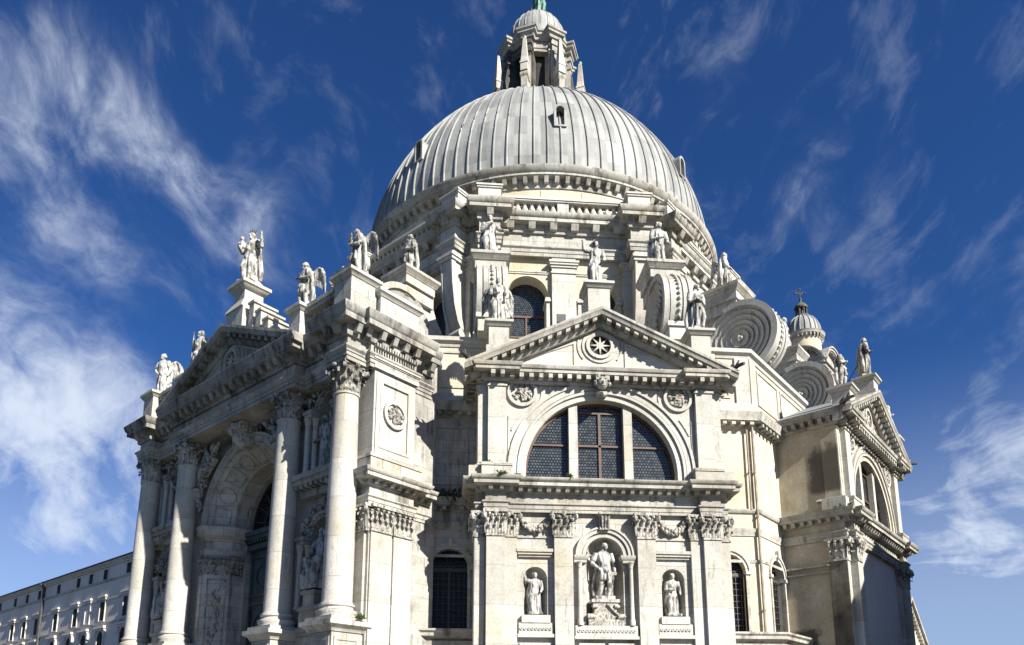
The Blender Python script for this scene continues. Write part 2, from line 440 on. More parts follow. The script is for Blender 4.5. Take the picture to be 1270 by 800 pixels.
    def ball(s, c, r, seg=10, rings=6, rot=None):
        if not hasattr(r, '__len__'): r = (r, r, r)
        vs = []; fs = []
        for i in range(1, rings):
            th = pi * i / rings
            for k in range(seg):
                a = 2 * pi * k / seg
                p = Vector((r[0] * sin(th) * cos(a), r[1] * sin(th) * sin(a), r[2] * cos(th)))
                if rot: p = rot @ p
                vs.append(p + Vector(c))
        top = Vector((0, 0, r[2])); bot = Vector((0, 0, -r[2]))
        if rot: top = rot @ top; bot = rot @ bot
        vs += [top + Vector(c), bot + Vector(c)]
        T = len(vs) - 2; B = T + 1
        for i in range(rings - 2):
            for k in range(seg):
                l = (k + 1) % seg
                fs.append((i * seg + k, i * seg + l, (i + 1) * seg + l, (i + 1) * seg + k))
        for k in range(seg):
            l = (k + 1) % seg
            fs.append((T, k, l)); fs.append((B, (rings - 2) * seg + k, (rings - 2) * seg + l))
        s.add(vs, fs)
    def merge(s, o, mat=None):
        s.add([(mat @ Vector(p)) if mat else p for p in o.v], o.f)
    def mesh(s, name, mat, smooth=35):
        me = bpy.data.meshes.new(name); me.from_pydata(s.v, [], s.f)
        bm = bmesh.new(); bm.from_mesh(me)
        bmesh.ops.recalc_face_normals(bm, faces=bm.faces); bm.to_mesh(me); bm.free()
        if smooth:
            me.polygons.foreach_set('use_smooth', [True] * len(me.polygons))
            me.set_sharp_from_angle(angle=RD(smooth))
        me.materials.append(mat if not isinstance(mat, str) else M[mat])
        return me

def link(name, me, parent=None, loc=(0, 0, 0), rz=0.0, scale=None):
    o = bpy.data.objects.new(name, me); COL.objects.link(o)
    o.location = loc; o.rotation_euler = (0, 0, rz)
    if scale: o.scale = scale if hasattr(scale, '__len__') else (scale,) * 3
    if parent: o.parent = parent
    return o
def part(name, mb, mat, parent, phi=0.0, smooth=35, loc=(0, 0, 0)):
    return link(name, mb.mesh(name, mat, smooth), parent, loc, RD(phi))
def tag(o, label, cat, group=None):
    o['label'] = label; o['category'] = cat
    if group: o['group'] = group
    return o
def thing(name, label, cat, loc=(0, 0, 0), rz=0.0, group=None):
    return tag(link(name, None, None, loc, rz), label, cat, group)
def each(name, mbs, mat, parent, phi=0.0, smooth=35):
    return [part(name, m_, mat, parent, phi, smooth) for m_ in mbs]
def struct(name, mb, mat):
    o = part(name, mb, mat, None); o['kind'] = 'structure'; return o
def fr(t, n, phi):
    """frame coordinates -> world x, y"""
    a = RD(phi); return (t * cos(a) + n * sin(a), t * sin(a) - n * cos(a))
def arc(tc, zc, r, a0, a1, seg):
    return [(tc + r * cos(a0 + (a1 - a0) * i / seg), zc + r * sin(a0 + (a1 - a0) * i / seg)) for i in range(seg + 1)]
def arched(tc, hw, z0, zs, seg=18):
    """outline of a round-headed opening"""
    return [(tc - hw, z0), (tc + hw, z0)] + arc(tc, zs, hw, 0, pi, seg)
def mirror(path): return path + [(-t, n) for t, n in reversed(path)]
def octa(ap, off=22.5):
    r = ap / cos(RD(22.5)); return [(r * sin(RD(a + off)), r * cos(RD(a + off))) for a in range(-45, 315, 45)]

# ================================================================== ground
g = MB(); g.box(-2500, 2500, -2500, 2500, -.6, 0); struct('ground', g, 'paving')
g = MB(); g.box(-1500, 1500, 46, 260, -.5, .006); struct('water', g, 'water').rotation_euler = (0, 0, RD(-45))
BAS = thing('basilica', 'white stone domed baroque basilica with columned portal, side chapels and scroll buttresses', 'church')
g = MB()
for k in range(12):
    g.prism(octa(31.5 - .38 * k), .21 * k, .21 * (k + 1) - .004)
part('stair_podium', g, 'plain', BAS)

# ------------------------------------------------------------------ capitals
def leaf(mb, x, y, z, ang, w, h, proj, curl=.32):
    """one acanthus leaf standing on a bell, bending outwards at the tip"""
    ca, sa = cos(ang), sin(ang)
    rows = [(0, 0, .75), (.02, .3, 1.0), (.06, .6, 1.05), (.22, .85, .95), (.62, 1.0, .8), (1.0, .93, .55), (1.0, .78, .3)]
    vs = []; fs = []
    for o, zz, ww in rows:
        for k in (-1, -.5, 0, .5, 1):
            u = k * w * .5 * ww; oo = o * proj + (.10 * w if k == 0 else (-.06 * w if abs(k) == 1 else .0))
            vs.append((x + ca * oo - sa * u, y + sa * oo + ca * u, z + zz * h))
    for i in range(len(rows) - 1):
        for k in range(4): fs.append((i * 5 + k, i * 5 + k + 1, i * 5 + k + 6, i * 5 + k + 5))
    mb.add(vs, fs)
def scroll(mb, x, y, z, ang, r, wd):
    """small rolled volute facing direction ang"""
    ca, sa = cos(ang), sin(ang)
    for rr, hw in ((r, wd * .5), (r * .62, wd * .62), (r * .3, wd * .74)):
        vs = []; N = 12
        for sd in (-1, 1):
            for k in range(N):
                a = 2 * pi * k / N
                o, zz = rr * cos(a), rr * sin(a)
                vs.append((x + ca * o - sa * hw * sd, y + sa * o + ca * hw * sd, z + zz))
        fs = [tuple(range(N)), tuple(range(N, 2 * N))] + [(k, (k + 1) % N, (k + 1) % N + N, k + N) for k in range(N)]
        mb.add(vs, fs)
def column_capital(r, h):
    mb = MB()
    mb.lathe([(r, -.08), (r * 1.1, -.06), (r * 1.1, 0), (r * .98, .02), (r * 1.0, h * .5), (r * 1.12, h * .8), (r * 1.3, h * .88)], seg=20)
    for k in range(8):
        a = 2 * pi * k / 8
        leaf(mb, r * cos(a), r * sin(a), 0, a, r * .78, h * .42, r * .42)
        a += pi / 8
        leaf(mb, r * cos(a), r * sin(a), h * .05, a, r * .8, h * .68, r * .5)
    for k in range(4):
        a = pi / 4 + pi / 2 * k
        scroll(mb, r * 1.52 * cos(a), r * 1.52 * sin(a), h * .78, a, r * .27, r * .26)
        leaf(mb, r * 1.05 * cos(a), r * 1.05 * sin(a), h * .3, a, r * .5, h * .5, r * .5)
        b = pi / 2 * k
        for sg in (-1, 1):
            q = b + sg * .3
            scroll(mb, r * 1.18 * cos(q), r * 1.18 * sin(q), h * .74, q + pi / 2, r * .15, r * .3)
        mb.ball((r * 1.34 * cos(b), r * 1.34 * sin(b), h * .9), r * .2, 8, 5)
    R_ = r * 1.72; pts = []
    for k in range(4):
        a0 = pi / 4 + pi / 2 * k
        for j in range(6):
            f = j / 6; a = a0 + pi / 2 * f
            q0 = Vector((R_ * cos(a0), R_ * sin(a0))); q1 = Vector((R_ * cos(a0 + pi / 2), R_ * sin(a0 + pi / 2)))
            q = q0.lerp(q1, f) * (1 - .14 * sin(pi * f)); pts.append((q.x, q.y))
    mb.prism([(x, -y) for x, y in pts], h * .89, h)
    return mb
def pilaster_capital(mb, t0, t1, n, z0, z1, dep=.3, sides=(True, True)):
    """flat corinthian capital on a pilaster face at n (leaves stand on front and sides)"""
    h = z1 - z0; w = t1 - t0; k = max(2, int(round(w / .30)))
    mb.box(t0 - .02, t1 + .02, n - dep, n + .05, z0 - .08, z0)
    mb.box(t0, t1, n - dep, n + .03, z0, z1 - .12)
    mb.box(t0 - .16, t1 + .16, n - dep, n + .24, z1 - .12, z1)
    F_ = -pi / 2
    for r_, (z_, hh, pj, cnt, sh) in enumerate(((0, .40, .15, k, .5), (.03, .66, .2, k + 1, 0.0), (.3, .56, .24, k, .5))):
        for j in range(cnt):
            t = t0 + w * (j + sh) / k
            t = min(max(t, t0 + .03), t1 - .03)
            leaf(mb, t, -(n + .03), z0 + z_ * h, F_ + random.uniform(-.12, .12), w / k * .95, hh * h * random.uniform(.92, 1.06), pj * random.uniform(.85, 1.2))
    for sg, tt, on in ((-1, t0, sides[0]), (1, t1, sides[1])):
        scroll(mb, tt + sg * .08, -(n + .14), z0 + .78 * h, F_ + sg * pi / 4, .15, .13)
        if on:
            for j in range(max(1, int(dep / .28))):
                nn = n - .14 - .28 * j
                for z_, hh in ((0, .4), (.05, .66), (.32, .5)):
                    leaf(mb, tt, -nn, z0 + z_ * h, 0 if sg > 0 else pi, .27, hh * h, .18)
    tm = (t0 + t1) / 2
    mb.ball((tm, -(n + .2), z1 - .12), (.13, .1, .12), 8, 5)
    for sg in (-1, 1): scroll(mb, tm + sg * .14, -(n + .1), z0 + .74 * h, F_ + sg * pi / 2, .08, .2)

def relief(mb, tc, zc, r, n, seed, cnt=26):
    """tangle of carved forms inside a roundel"""
    rnd = random.Random(seed)
    for _ in range(cnt):
        a = rnd.uniform(0, 2 * pi); q = r * sqrt(rnd.random()) * .86
        mb.ball((tc + q * cos(a), -(n + rnd.uniform(.0, .05)), zc + q * sin(a)), (rnd.uniform(.06, .15) * r * 1.6, rnd.uniform(.06, .13), rnd.uniform(.06, .16) * r * 1.6), 8, 5,
                Matrix.Rotation(rnd.uniform(0, pi), 3, 'Y'))
    for _ in range(7):
        a = rnd.uniform(0, 2 * pi); b = a + rnd.uniform(1, 3)
        mb.tube([(tc + r * .8 * cos(a), -n - .03, zc + r * .8 * sin(a)), (tc + rnd.uniform(-.3, .3) * r, -n - .12, zc + rnd.uniform(-.3, .3) * r), (tc + r * .75 * cos(b), -n - .03, zc + r * .75 * sin(b))], [.05, .08, .04], 6)

CORN_UP = [(0, 17.0), (.08, 17.0), (.10, 17.08), (.12, 17.10), (.12, 17.34), (.56, 17.36), (.56, 17.5), (.62, 17.53), (.67, 17.65), (.67, 17.68), (0, 17.78)]
CORN_MID = [(0, 11.80), (.10, 11.82), (.11, 11.9), (.11, 12.02), (.52, 12.04), (.52, 12.2), (.58, 12.23), (.65, 12.35), (.65, 12.385), (0, 12.45)]
ARCHI = [(0, 10.95), (.05, 10.95), (.05, 11.09), (.08, 11.09), (.08, 11.24), (.15, 11.30), (.15, 11.36), (0, 11.38)]

def round_glass(name, tc, zc, r, n, mat, phi, parent, seg=36, a0=0, a1=2 * pi):
    mb = MB(); mb.extr(arc(tc, zc, r, a0, a1, seg)[:-1] if a1 - a0 > 6 else arc(tc, zc, r, a0, a1, seg), n - .04, n)
    return part(name, mb, mat, parent, phi)

def raking(mb, half, zt, rise, nf, nb, scale=1.0, mod_gap=.44, mod_w=.2):
    """pair of raking cornices with modillions; top line from (half, zt) to (0, zt+rise)"""
    k = rise / half; sc = scale
    prof = [(nb, .06), (nf, 0), (nf, -.13 * sc), (nf - .06, -.2 * sc), (nf - .1, -.34 * sc), (nf - .48 * sc, -.36 * sc), (nf - .48 * sc, -.58 * sc), (nf - .6 * sc, -.74 * sc), (nb, -.74 * sc)]
    for sg in (-1, 1):
        vs = []; P = len(prof)
        for t in (half, 0.0):
            for n, dz in prof: vs.append((sg * t, -n, zt + rise * (1 - t / half) + dz))
        fs = [(i, (i + 1) % P, (i + 1) % P + P, i + P) for i in range(P)] + [tuple(range(P)), tuple(range(P, 2 * P))]
        mb.add(vs, fs)
        L = sqrt(half * half + rise * rise); cnt = int(L / mod_gap)
        for j in range(1, cnt):
            t = half * (1 - (j + .2) / cnt); 
            if t < mod_w: continue
            vs = []
            for dz in (-.53 * sc, -.35 * sc):
                for du, n in ((-mod_w / 2, nf - .5 * sc), (mod_w / 2, nf - .5 * sc), (mod_w / 2, nf - .16 * sc), (-mod_w / 2, nf - .16 * sc)):
                    tt = t + du; vs.append((sg * tt, -n, zt + rise * (1 - tt / half) + dz))
            mb.add(vs, [(0, 1, 2, 3), (4, 5, 6, 7), (0, 1, 5, 4), (1, 2, 6, 5), (2, 3, 7, 6), (3, 0, 4, 7)])

def niche_shell(mb, tc, hw, z0, zs, nf, depth, seg=14):
    """half-round niche with quarter-dome head"""
    vs = []; fs = []
    prof = [(1.0, z0), (1.0, zs)] + [(cos(pi / 2 * i / 8), zs + hw * sin(pi / 2 * i / 8)) for i in range(1, 9)]
    P = len(prof)
    for i in range(seg + 1):
        a = pi * i / seg
        for r, z in prof:
            vs.append((tc + hw * r * cos(a), -(nf - depth * r * sin(a)), z))
    for i in range(seg):
        for k in range(P - 1): fs.append((i * P + k, (i + 1) * P + k, (i + 1) * P + k + 1, i * P + k + 1))
    fs.append(tuple(i * P for i in range(seg + 1)))
    mb.add(vs, fs)

# ------------------------------------------------------------------ side chapel (built for two sides of the octagon)
def chapel(phi, full, wall):
    P_ = lambda name, mb, mat, parent=BAS, smooth=35: part(name, mb, mat, parent, phi if parent is BAS else 0.0, smooth)
    # walls: front with the lunette hole, niches, two flanks
    holes_lo = []
    if full:
        holes_lo = [arched(-3.06, .52, 6.4, 8.02), arched(3.06, .52, 6.4, 8.02), arched(0, .84, 5.96, 9.06, 22)]
    lo = MB()
    lo.extr([(-5.4, 2.5), (5.4, 2.5), (5.4, 12.2), (-5.4, 12.2)], 23.3, 23.8, holes_lo)
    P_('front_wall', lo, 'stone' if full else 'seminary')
    up = MB()
    lun = [(-3.48, 12.44), (3.48, 12.44)] + arc(0, 12.95, 3.48, 0, pi, 48)
    up.extr([(-5.4, 12.2), (5.4, 12.2), (5.4, 17.5), (-5.4, 17.5)], 23.3, 23.88, [lun])
    P_('lunette_wall', up, 'plain' if full else wall)
    for sg in (-1, 1):
        fl = MB(); fl.box(*sorted((sg * 5.0, sg * 5.58)), 20.3, 23.78, 2.5, 17.5)
        P_('flank_wall', fl, wall)
    back = MB(); back.box(-5.0, 5.0, 20.9, 21.1, 2.5, 17.4); P_('inner_wall', back, 'dark')
    # pilaster order, lower storey
    def pilaster(t0, t1, n, z0=2.5, z1=9.86, cap=True, dep=.35, sides=(True, True)):
        pil = MB(); capm = MB(); pil.box(t0, t1, n - dep, n, z0, z1)
        pilaster_capital(capm, t0, t1, n, z1 + .02, 10.95, min(dep, .3), sides)
        P_('capital', capm, 'carved', P_('pilaster', pil, 'plain'))
    for sg in (-1, 1):
        a = lambda x, y: tuple(sorted((sg * x, sg * y)))
        pilaster(*a(4.42, 5.22), 24.2, dep=.9)
        pilaster(*a(3.88, 4.42), 24.02, dep=.3, sides=(sg > 0, sg < 0))
        pilaster(*a(5.30, 5.72), 23.86, dep=.3, sides=(sg < 0, sg > 0))
        if full:
            pilaster(*a(1.44, 2.25), 24.12, dep=.4)
    # flank pilaster at the outer corner
    for sg in (-1, 1):
        q = MB(); c = MB()
        q.box(*sorted((sg * 5.4, sg * 5.74)), 22.95, 23.84, 2.5, 9.86)
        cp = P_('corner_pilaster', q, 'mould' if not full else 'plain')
        for j in range(3):
            nn = 23.1 + .3 * j
            for z_, hh in ((0, .42), (.06, .7), (.34, .55)):
                leaf(c, sg * 5.76, -nn, 9.9 + z_ * 1.05, 0 if sg > 0 else pi, .3, hh * 1.05, .2)
        c.box(*sorted((sg * 5.4, sg * 5.9)), 22.85, 23.9, 10.84, 10.97)
        c.box(*sorted((sg * 5.4, sg * 5.8)), 22.93, 23.86, 9.8, 9.9)
        P_('capital', c, 'carved', cp)
    # entablature between the storeys
    base = [(-5.62, 20.75), (-5.62, 23.86), (-5.28, 23.86), (-5.28, 24.2), (-4.36, 24.2), (-4.36, 23.96)]
    path = mirror(base)
    en = MB()
    en.prism([(-5.62, 23.2)] + base[1:] + [(-t, n) for t, n in reversed(base[1:])] + [(5.62, 23.2)], 10.95, 12.0)
    en.sweep(path, ARCHI)
    P_('architrave', en, 'cornice')
    co = MB()
    co.sweep(path, CORN_MID)
    co.blocks(path, .1, .46, 11.83, 12.03, .18, .42, slope=.14)
    co.prism([(-5.6, 23.0)] + base[1:] + [(-t, n) for t, n in reversed(base[1:])] + [(5.6, 23.0)], 12.0, 12.41)
    if not full:
        # the flank cornice is a plain string except near the corner
        co.box(-5.80, -5.62, 20.8, 23.0, 9.62, 9.70)
        co.box(-5.72, -5.62, 20.8, 23.0, 9.30, 9.36)
    P_('cornice', co, 'cornice')
    # upper storey piers on plinths
    for sg in (-1, 1):
        pi_ = MB(); pl = MB()
        a = lambda x, y: tuple(sorted((sg * x, sg * y)))
        for x0, x1, n in ((4.38, 5.18, 24.15), (5.26, 5.62, 23.86)):
            pi_.box(*a(x0, x1), 23.2, n, 13.05, 17.1)
            pi_.box(*a(x0 - .06, x1 + .06), 23.2, n + .06, 16.80, 16.90)
            pi_.box(*a(x0 - .03, x1 + .03), 23.2, n + .03, 13.08, 13.2)
        pl.box(*a(4.14, 5.46), 23.2, 24.36, 12.42, 13.04); pl.box(*a(4.10, 5.50), 23.2, 24.40, 12.96, 13.09)
        pl.box(*a(5.30, 6.02), 22.95, 24.12, 12.42, 13.02); pl.box(*a(5.40, 5.80), 22.6, 23.98, 13.0, 13.12, .06)
        if full: pi_.box(*a(5.4, 5.64), 23.05, 23.82, 13.1, 17.1)
        else:
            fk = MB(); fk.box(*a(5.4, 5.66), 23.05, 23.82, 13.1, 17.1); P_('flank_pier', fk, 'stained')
        P_('plinth', pl, 'stone', P_('pier', pi_, 'plain'))
    # archivolt of the lunette
    ar = MB()
    for r0, r1, n in ((3.46, 3.74, 23.80), (3.74, 3.86, 23.98), (3.90, 4.16, 23.94), (4.16, 4.28, 24.02)):
        ar.ring(0, 12.95, r0, r1, 23.4, n, 0, pi, 56)
        for sg in (-1, 1): ar.box(*sorted((sg * r0, sg * r1)), 23.4, n, 12.42, 12.95)
    P_('archivolt', ar, 'plain')
    for sg in (-1, 1):   # sunk spandrel frames
        fms = [MB() for _ in range(5)]
        fms[0].ring(sg * 3.62, 16.62, .86, .94, 23.7, 23.93, (pi * .55 if sg < 0 else -pi * .2), (pi * 1.2 if sg < 0 else pi * .45), 18)
        fms[1].ring(sg * 3.62, 16.62, .86, .94, 23.7, 23.93, (-pi * .2 if sg < 0 else pi * .55), (pi * .3 if sg < 0 else pi * 1.15), 14)
        fms[2].box(*sorted((sg * 4.18, sg * 4.26)), 23.7, 23.93, 13.3, 15.5)
        fms[3].ring(0, 12.95, 4.46, 4.53, 23.7, 23.93, *(sorted((pi / 2 + sg * .16, pi / 2 + sg * .50))), 14)
        fms[4].ring(0, 12.95, 4.46, 4.53, 23.7, 23.93, *(sorted((pi / 2 + sg * .95, pi / 2 + sg * 1.15))), 8)
        for fm in fms: P_('spandrel_moulding', fm, 'plain')
    # lunette window
    gl = MB(); gl.extr(lun, 23.25, 23.36); wn = P_('lunette_window', gl, 'glass')
    for t0, t1 in ((-1.47, -1.07), (1.07, 1.47)):
        wf = MB(); wf.box(t0, t1, 23.35, 23.72, 12.42, 16.35); P_('mullion', wf, 'plain', wn)
    wd = MB()
    wd.box(-1.07, -1.0, 23.36, 23.45, 12.44, 16.3); wd.box(1.0, 1.07, 23.36, 23.45, 12.44, 16.3)
    wd.box(-.06, .06, 23.36, 23.45, 12.44, 15.9); wd.box(-1.0, 1.0, 23.36, 23.45, 14.28, 14.38); wd.box(-1.0, 1.0, 23.36, 23.44, 15.9, 15.98)
    wd.ring(0, 12.95, 3.36, 3.46, 23.36, 23.46, 0, pi, 40)
    for sg in (-1, 1): wd.box(*sorted((sg * 1.47, sg * 3.3)), 23.36, 23.44, 14.28, 14.36)
    P_('glazing_frame', wd, 'wood', wn)
    # roundels
    for sg in (-1, 1):
        md = MB(); md.ring(sg * 3.62, 16.62, .54, .68, 23.8, 24.0, 0, 2 * pi, 32); md.disc(sg * 3.62, 16.62, .55, 23.8, 23.9)
        mo = P_('roundel', md, 'plain')
        rl = MB(); relief(rl, sg * 3.62, 16.62, .50, 23.92, 5 + sg); P_('relief', rl, 'carved', mo)
    # upper cornice, pediment
    base2 = [(-5.6, 20.75), (-5.6, 23.86), (-5.22, 23.86), (-5.22, 24.2), (-4.34, 24.2), (-4.34, 23.98)]
    path2 = mirror(base2); uc = MB()
    uc.sweep(path2, CORN_UP)
    uc.prism([(-5.6, 23.2)] + base2[1:] + [(-t, n) for t, n in reversed(base2[1:])] + [(5.6, 23.2)], 17.08, 17.7)
    uc.blocks(path2, .14, .53, 17.13, 17.35, .19, .43)
    P_('upper_cornice', uc, 'cornice')
    pd = MB(); pd.extr([(-6.0, 17.6), (6.0, 17.6), (0, 20.3)], 23.5, 24.0); 
    for sg in (-1, 1):   # raised triangular frames either side of the oculus
        x0, x1 = 1.15, 4.3
        zt = lambda x: 17.7 + 2.95 * (1 - x / 6.2) - .92
        q = [(sg * x0, 17.95), (sg * x1, 17.95), (sg * x0, zt(x0) + .05)]
        q2 = [(sg * (x0 + .09), 18.02), (sg * (x1 - .35), 18.02), (sg * (x0 + .09), zt(x0) - .1)]
        pd.extr(q, 23.9, 24.05, [q2])
    ped = P_('pediment', pd, 'plain')
    rk = MB(); raking(rk, 6.25, 17.66, 2.95, 24.86, 23.9); P_('raking_cornice', rk, 'cornice', ped)
    oc = MB(); oc.ring(0, 19.03, .50, .66, 23.8, 24.14, 0, 2 * pi, 36); oc.ring(0, 19.03, .66, .84, 23.8, 24.06, 0, 2 * pi, 36)
    oc.ring(0, 19.03, 1.0, 1.07, 23.8, 24.05, -.7, .9, 12); oc.ring(0, 19.03, 1.0, 1.07, 23.8, 24.05, pi - .9, pi + .7, 12)
    for k in range(4):
        a = pi / 4 * k + pi / 2
        q = [(.50 * cos(a), 19.03 + .50 * sin(a)), (.07 * cos(a + pi / 2), 19.03 + .07 * sin(a + pi / 2)), (-.50 * cos(a), 19.03 - .50 * sin(a)), (.07 * cos(a - pi / 2), 19.03 + .07 * sin(a - pi / 2))]
        oc.extr(q, 24.03 + .003 * k, 24.10 + .003 * k)
    o_ = P_('oculus', oc, 'plain', ped)
    od = MB(); od.disc(0, 19.03, .52, 24.0, 24.02); P_('opening', od, 'dark', o_ if False else ped)
    # roof
    rf = MB(); rf.extr([(-6.2, 17.7), (6.2, 17.7), (0, 20.68)], 20.4, 23.9); P_('chapel_roof', rf, 'roof_lead')
    # gutter spouts at the pediment ends
    for sg in (-1, 1):
        gs = MB(); gs.tube([(sg * 6.0, -24.3, 17.8), (sg * 6.25, -24.75, 17.95), (sg * 6.42, -25.1, 17.9)], [.12, .10, .07], 8)
        gs.tube([(sg * 6.0, -24.3, 17.9), (sg * 6.1, -24.5, 18.15)], [.1, .03], 6); gs.tube([(sg * 6.2, -24.65, 17.95), (sg * 6.3, -24.8, 18.2)], [.08, .03], 6)
        P_('gutter_spout', gs, 'iron')
    # statue pedestals on the gable
    for t, n, z0, z1, w_ in (((-4.72, 23.9, 18.3, 19.95, .46), (4.72, 23.9, 18.3, 19.95, .46), (0, 23.6, 20.2, 22.3, .52)) if full else ((-4.5, 24.05, 17.9, 19.3, .46), (4.72, 24.1, 17.9, 19.3, .46), (0, 24.2, 20.2, 21.5, .46))):
        pe = MB(); pe.box(t - w_, t + w_, n - w_, n + w_, z0, z1 - .3)
        pe.sweep([(t - w_, n - w_), (t - w_, n + w_), (t + w_, n + w_), (t + w_, n - w_)], [(0, z1 - .34), (.06, z1 - .32), (.16, z1 - .18), (.2, z1 - .16), (.2, z1 - .04), (0, z1)], True)
        pe.box(t - w_, t + w_, n - w_, n + w_, z1 - .3, z1 - .01)
        pe.box(t - w_ - .12, t + w_ + .12, n - w_ - .1, n + w_ + .1, z0, z0 + .35)
        P_('pedestal', pe, 'plain')
    if not full: return
    # niches of the lower storey
    for tc, hw, z0, zs in ((-3.06, .52, 6.4, 8.02), (3.06, .52, 6.4, 8.02), (0, .84, 5.96, 9.06)):
        nm = MB(); niche_shell(nm, tc, hw, z0, zs, 23.8, .62 if hw < .7 else .85)
        ni = P_('niche', nm, 'stone')
        fr_ = MB()
        if hw < .7:
            fr_.box(tc - .74, tc + .74, 23.7, 23.92, 8.95, 9.05); fr_.box(tc - .78, tc + .78, 23.7, 24.0, 9.05, 9.16); fr_.box(tc - .84, tc + .84, 23.7, 24.06, 9.16, 9.3)
            P_('hood_moulding', fr_, 'plain', ni)
            sl_ = MB(); sl_.box(tc - .62, tc + .62, 23.3, 24.02, 6.05, 6.38); sl_.box(tc - .74, tc + .74, 23.3, 23.98, 5.55, 6.05)
            sl_.box(tc - .80, tc + .80, 23.3, 24.06, 5.42, 5.56)
            for j in range(9): sl_.ring(tc - .62 + .155 * j, 5.8, .03, .07, 23.9, 24.03, 0, 2 * pi, 10)
            sl_.box(tc - .7, tc - .58, 23.7, 23.9, 3.0, 5.1); sl_.box(tc + .58, tc + .7, 23.7, 23.9, 3.0, 5.1); sl_.box(tc - .7, tc + .7, 23.7, 23.9, 5.1, 5.2)
            P_('sill', sl_, 'plain', ni)
        else:
            for r0, r1, n in ((.84, .98, 23.90), (.98, 1.05, 23.86), (1.05, 1.22, 23.98), (1.22, 1.30, 24.04)): fr_.ring(0, 9.06, r0, r1, 23.6, n, 0, pi, 36)
            P_('archivolt', fr_, 'plain', ni)
            for sg in (-1, 1):
                im = MB(); pth = [(sg * .86, 23.2), (sg * .86, 23.9), (sg * 1.36, 23.9)] if sg > 0 else [(-1.36, 23.9), (-.86, 23.9), (-.86, 23.2)]
                pth2 = pth if sg < 0 else pth
                im.sweep(pth2 if sg < 0 else [(.86, 23.2), (.86, 23.9), (1.36, 23.9)], [(0, 8.74), (.05, 8.74), (.06, 8.84), (.12, 8.9), (.16, 9.0), (.16, 9.06), (0, 9.06)])
                P_('impost', im, 'plain', ni)
            for t_ in (-1.14, 1.14, -.92, .92):
                cl = MB(); n_ = 23.98 if abs(t_) > 1 else 23.66
                cl.lathe([(.13, 5.96), (.13, 6.2), (.095, 6.26), (.085, 8.4), (.08, 8.46), (.1, 8.5), (.09, 8.54), (.14, 8.72), (.16, 8.74)], (t_, -n_, 0), 14)
                P_('colonnette', cl, 'plain', ni)
            ky = MB()
            for k in range(3): ky.tube([(-.12 + .12 * k, -24.05, 10.2), (-.13 + .13 * k, -24.2, 10.5), (-.15 + .15 * k, -24.28, 10.9)], [.05, .06, .075], 8)
            ky.box(-.22, .22, 23.8, 24.12, 10.2, 10.9); ky.box(-.3, .3, 23.8, 24.4, 10.84, 10.94)
            P_('keystone', ky, 'carved', ni)
            for k in range(5):
                ri = MB(); a = pi * (k + .5) / 5
                ri.tube([(.8 * cos(a), -23.62 + .02, 9.06 + .8 * sin(a)), (.45 * cos(a), -23.12, 9.06 + .5 * sin(a)), (.05 * cos(a), -22.98, 9.1)], [.03, .03, .02], 6)
                P_('shell_rib', ri, 'stone', ni)
            sl_ = MB(); sl_.box(-1.36, 1.36, 23.2, 24.02, 5.5, 5.95)
            for j in range(16): sl_.ring(-1.2 + .16 * j, 5.72, .035, .075, 23.9, 24.06, 0, 2 * pi, 10)
            sl_.box(-1.4, 1.4, 23.3, 24.08, 5.36, 5.5)
            for t_ in (-1.2, .08): 
                sl_.extr([(t_, 3.0), (t_ + 1.12, 3.0), (t_ + 1.12, 5.2), (t_, 5.2)], 23.7, 23.92, [[(t_ + .1, 3.1), (t_ + 1.02, 3.1), (t_ + 1.02, 5.1), (t_ + .1, 5.1)]])
            P_('sill', sl_, 'plain', ni)
            pd_ = MB(); pd_.extr([(-.62, 6.2), (.62, 6.2), (.5, 6.5), (.46, 6.9), (-.46, 6.9), (-.5, 6.5)], 23.25, 23.9)
            pd_.box(-.78, .78, 23.2, 24.0, 5.95, 6.22); pd_.box(-.62, .62, 23.2, 23.98, 6.98, 7.12); pd_.box(-.54, .54, 23.2, 23.92, 6.88, 6.98)
            for sg in (-1, 1):
                scroll(pd_, sg * .66, -23.9, 6.36, -pi / 2, .13, .3); scroll(pd_, sg * .48, -23.92, 6.8, -pi / 2, .09, .2)
                pd_.tube([(sg * .7, -23.93, 6.4), (sg * .45, -23.96, 6.5), (sg * .05, -23.97, 6.9)], [.05, .05, .04], 6)
            P_('pedestal', pd_, 'carved', ni)
    # panels and garlands between the capitals
    for sg in (-1, 1):
        gd = MB(); rnd = random.Random(40 + sg)
        for j in range(70):
            f = rnd.random(); t = 2.42 + 1.3 * f; z = 10.62 - .46 * sin(pi * f) + rnd.uniform(-.13, .13)
            gd.ball((sg * t, -(23.9 + rnd.uniform(.0, .16)), z), rnd.uniform(.06, .11), 7, 5)
        P_('garland', gd, 'carved')
        pa = MB(); x0, x1 = 2.3, 3.84
        pa.box(*sorted((sg * x0, sg * x1)), 23.7, 23.86, 9.82, 9.92)
        P_('panel_moulding', pa, 'plain')
    # carved head on the lunette arch
    hd = MB(); rnd = random.Random(3)
    hd.ball((0, -24.36, 17.02), (.25, .26, .34), 16, 12)
    hd.ball((0, -24.62, 16.98), (.05, .09, .09), 8, 6); hd.ball((0, -24.56, 16.82), (.09, .05, .03), 8, 5)
    for sg in (-1, 1):
        hd.ball((sg * .1, -24.55, 17.09), (.05, .05, .03), 8, 5); hd.ball((sg * .1, -24.57, 17.16), (.08, .05, .03), 8, 5)
    for j in range(34):
        a = rnd.uniform(-.5, pi + .5)
        hd.ball((.29 * cos(a) + rnd.uniform(-.05, .05), -24.3 + rnd.uniform(-.15, .1), 17.06 + .3 * sin(a)), rnd.uniform(.06, .12), 7, 5)
